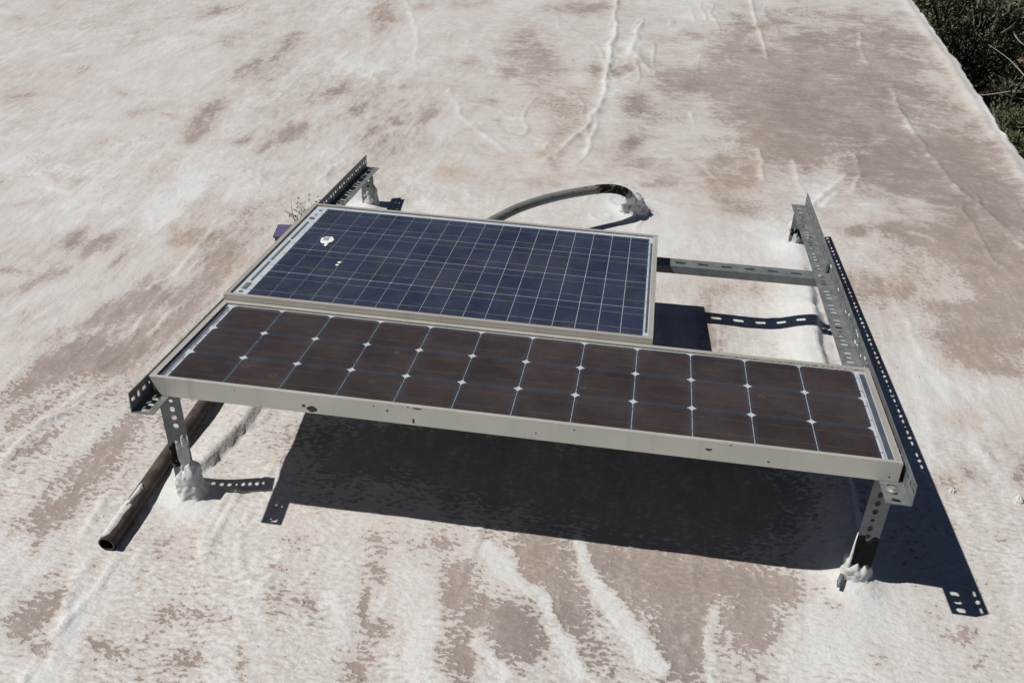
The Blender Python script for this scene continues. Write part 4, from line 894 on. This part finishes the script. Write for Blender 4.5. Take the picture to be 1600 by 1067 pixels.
def pipe_coat(name, t0, t1, a0, a1, seed, th):
    V = []; F = []; nu, nv = 26, 9; rg = random.Random(seed)
    d = (pp[1] - pp[0]).normalized(); side = d.cross(Vector((0, 0, 1))).normalized(); up = side.cross(d)
    for i in range(nu):
        t = t0 + (t1 - t0) * i / (nu - 1)
        wob = 0.5 + 0.9 * mnoise.noise(Vector((t * 22 + seed, seed, 0))); wid = (a1 - a0) * (0.55 + 0.45 * wob) * min(1, i / 3, (nu - 1 - i) / 3 + 0.05)
        c = (a0 + a1) / 2 + 14 * math.pi / 180 * mnoise.noise(Vector((t * 15, seed + 4, 0)))
        for j in range(nv):
            v = j / (nv - 1); a = c + (v - .5) * wid
            r = pr + 0.0003 + th * math.sin(math.pi * v) * (0.7 + 0.5 * rg.random())
            V.append(pp[0] + off + d * t + (side * math.cos(a) + up * math.sin(a)) * r)
    for i in range(nu - 1):
        for j in range(nv - 1): F.append((i * nv + j, (i + 1) * nv + j, (i + 1) * nv + j + 1, i * nv + j + 1))
    return link(name, mesh(name, V, F, M['mound'], True), pipe)
pipe_coat('coating_smear', 0.002, 0.125, math.radians(62), math.radians(165), 2, 0.004)
pipe_coat('coating_smear', 0.105, 0.180, math.radians(70), math.radians(118), 7, 0.005)
pipe_coat('coating_smear', 0.385, 0.40, math.radians(60), math.radians(80), 9, 0.002)

# conduit rising out of the roof and running under the rear panel
cp = smooth_path([(0.945, 1.775, -0.02), (0.95, 1.765, 0.02), (0.953, 1.752, 0.055), (0.95, 1.735, 0.085), (0.932, 1.718, 0.11), (0.893, 1.7, 0.128), (0.835, 1.668, 0.137), (0.735, 1.596, 0.143), (0.653, 1.515, 0.15), (0.575, 1.412, 0.158), (0.509, 1.288, 0.165), (0.43, 1.12, 0.172), (0.4, 0.9, 0.18)], 6)
cd = empty('bent_conduit', (0.945, 1.775, hz(0.945, 1.775))); off = -Vector(cd.location)
tag(cd, 'grey conduit that hoops out of a white mound behind the blue panel', 'conduit')
V, F = tube([p + off for p in cp], 0.0165, 18); link('tube', mesh('tube', V, F, M['conduit'], True), cd)
cm = link('coating_mound', lumps('coating_mound', M['mound'], 0.972, 1.790, hz(1.03, 1.80) - 0.03, 0.085, 0.070, 0.030, 3.9, (1.25, 1.0), amp=.3, off=(-0.016, -0.03)), roof)
V, F = tube([p + off for p in cp[14:22]], [0.019, 0.0192, 0.0188, 0.0184, 0.018, 0.0178, 0.0172, 0.0166], 16, 0.05)
link('coating_smear', mesh('coating_smear', V, F, M['mound'], True), cd)
V, F = tube([p + off for p in cp[24:38]], [0.0163] + [0.0169] * 12 + [0.0163], 16, 0.035)
link('tar_patch', mesh('tar_patch', V, F, M['tar'], True), cd)

# purple box and dry weed half hidden by the rear panel
bxo = empty('purple_box', (-0.200, 1.325, hz(-0.2, 1.325)), (0, 0, math.radians(8)))
tag(bxo, 'small purple plastic box on the roof beside the blue panel', 'box')
bm = bmesh.new(); box(bm, -0.065, 0.085, -0.04, 0.04, 0.0, 0.030, 0.004); link('body', bm_mesh('body', bm, M['purple']), bxo)
bm = bmesh.new(); box(bm, -0.069, 0.089, -0.044, 0.044, 0.0304, 0.040, 0.003); link('lid', bm_mesh('lid', bm, M['purple']), bxo)
wd = empty('dry_weed', (-0.190, 1.44, hz(-0.19, 1.44)))
tag(wd, 'tuft of dry grey weed behind the purple box', 'weed')
V = []; F = []; rg = random.Random(12)
for k in range(46):
    a = rg.uniform(0, 6.28); l = rg.uniform(.04, .095); b = Vector((rg.uniform(-.05, .05), rg.uniform(-.02, .03), -0.004))
    d = Vector((math.cos(a) * .45, math.sin(a) * .35, 1)).normalized()
    p = [b, b + d * l * .5 + Vector((rg.uniform(-.01, .01), 0, 0)), b + d * l + Vector((math.cos(a) * .02, math.sin(a) * .02, -.005))]
    v_, f_ = tube(smooth_path(p, 3), [0.0017, .0016, .0015, .0014, .0012, .0009, .0006], 4); o = len(V); V += v_; F += [tuple(i + o for i in q) for q in f_]
link('stems', mesh('stems', V, F, M['twig']), wd)
V = []; F = []
for k in range(60):
    c = Vector((rg.uniform(-.06, .06), rg.uniform(-.04, .04), rg.uniform(.02, .11))); a = Vector((rg.uniform(-1, 1), rg.uniform(-1, 1), rg.uniform(0, 1))).normalized() * .012; b = a.orthogonal().normalized() * .003
    o = len(V); V += [c, c + a * .5 + b, c + a, c + a * .5 - b]; F.append((o, o + 1, o + 2, o + 3))
link('leaves', mesh('leaves', V, F, M['twig']), wd)
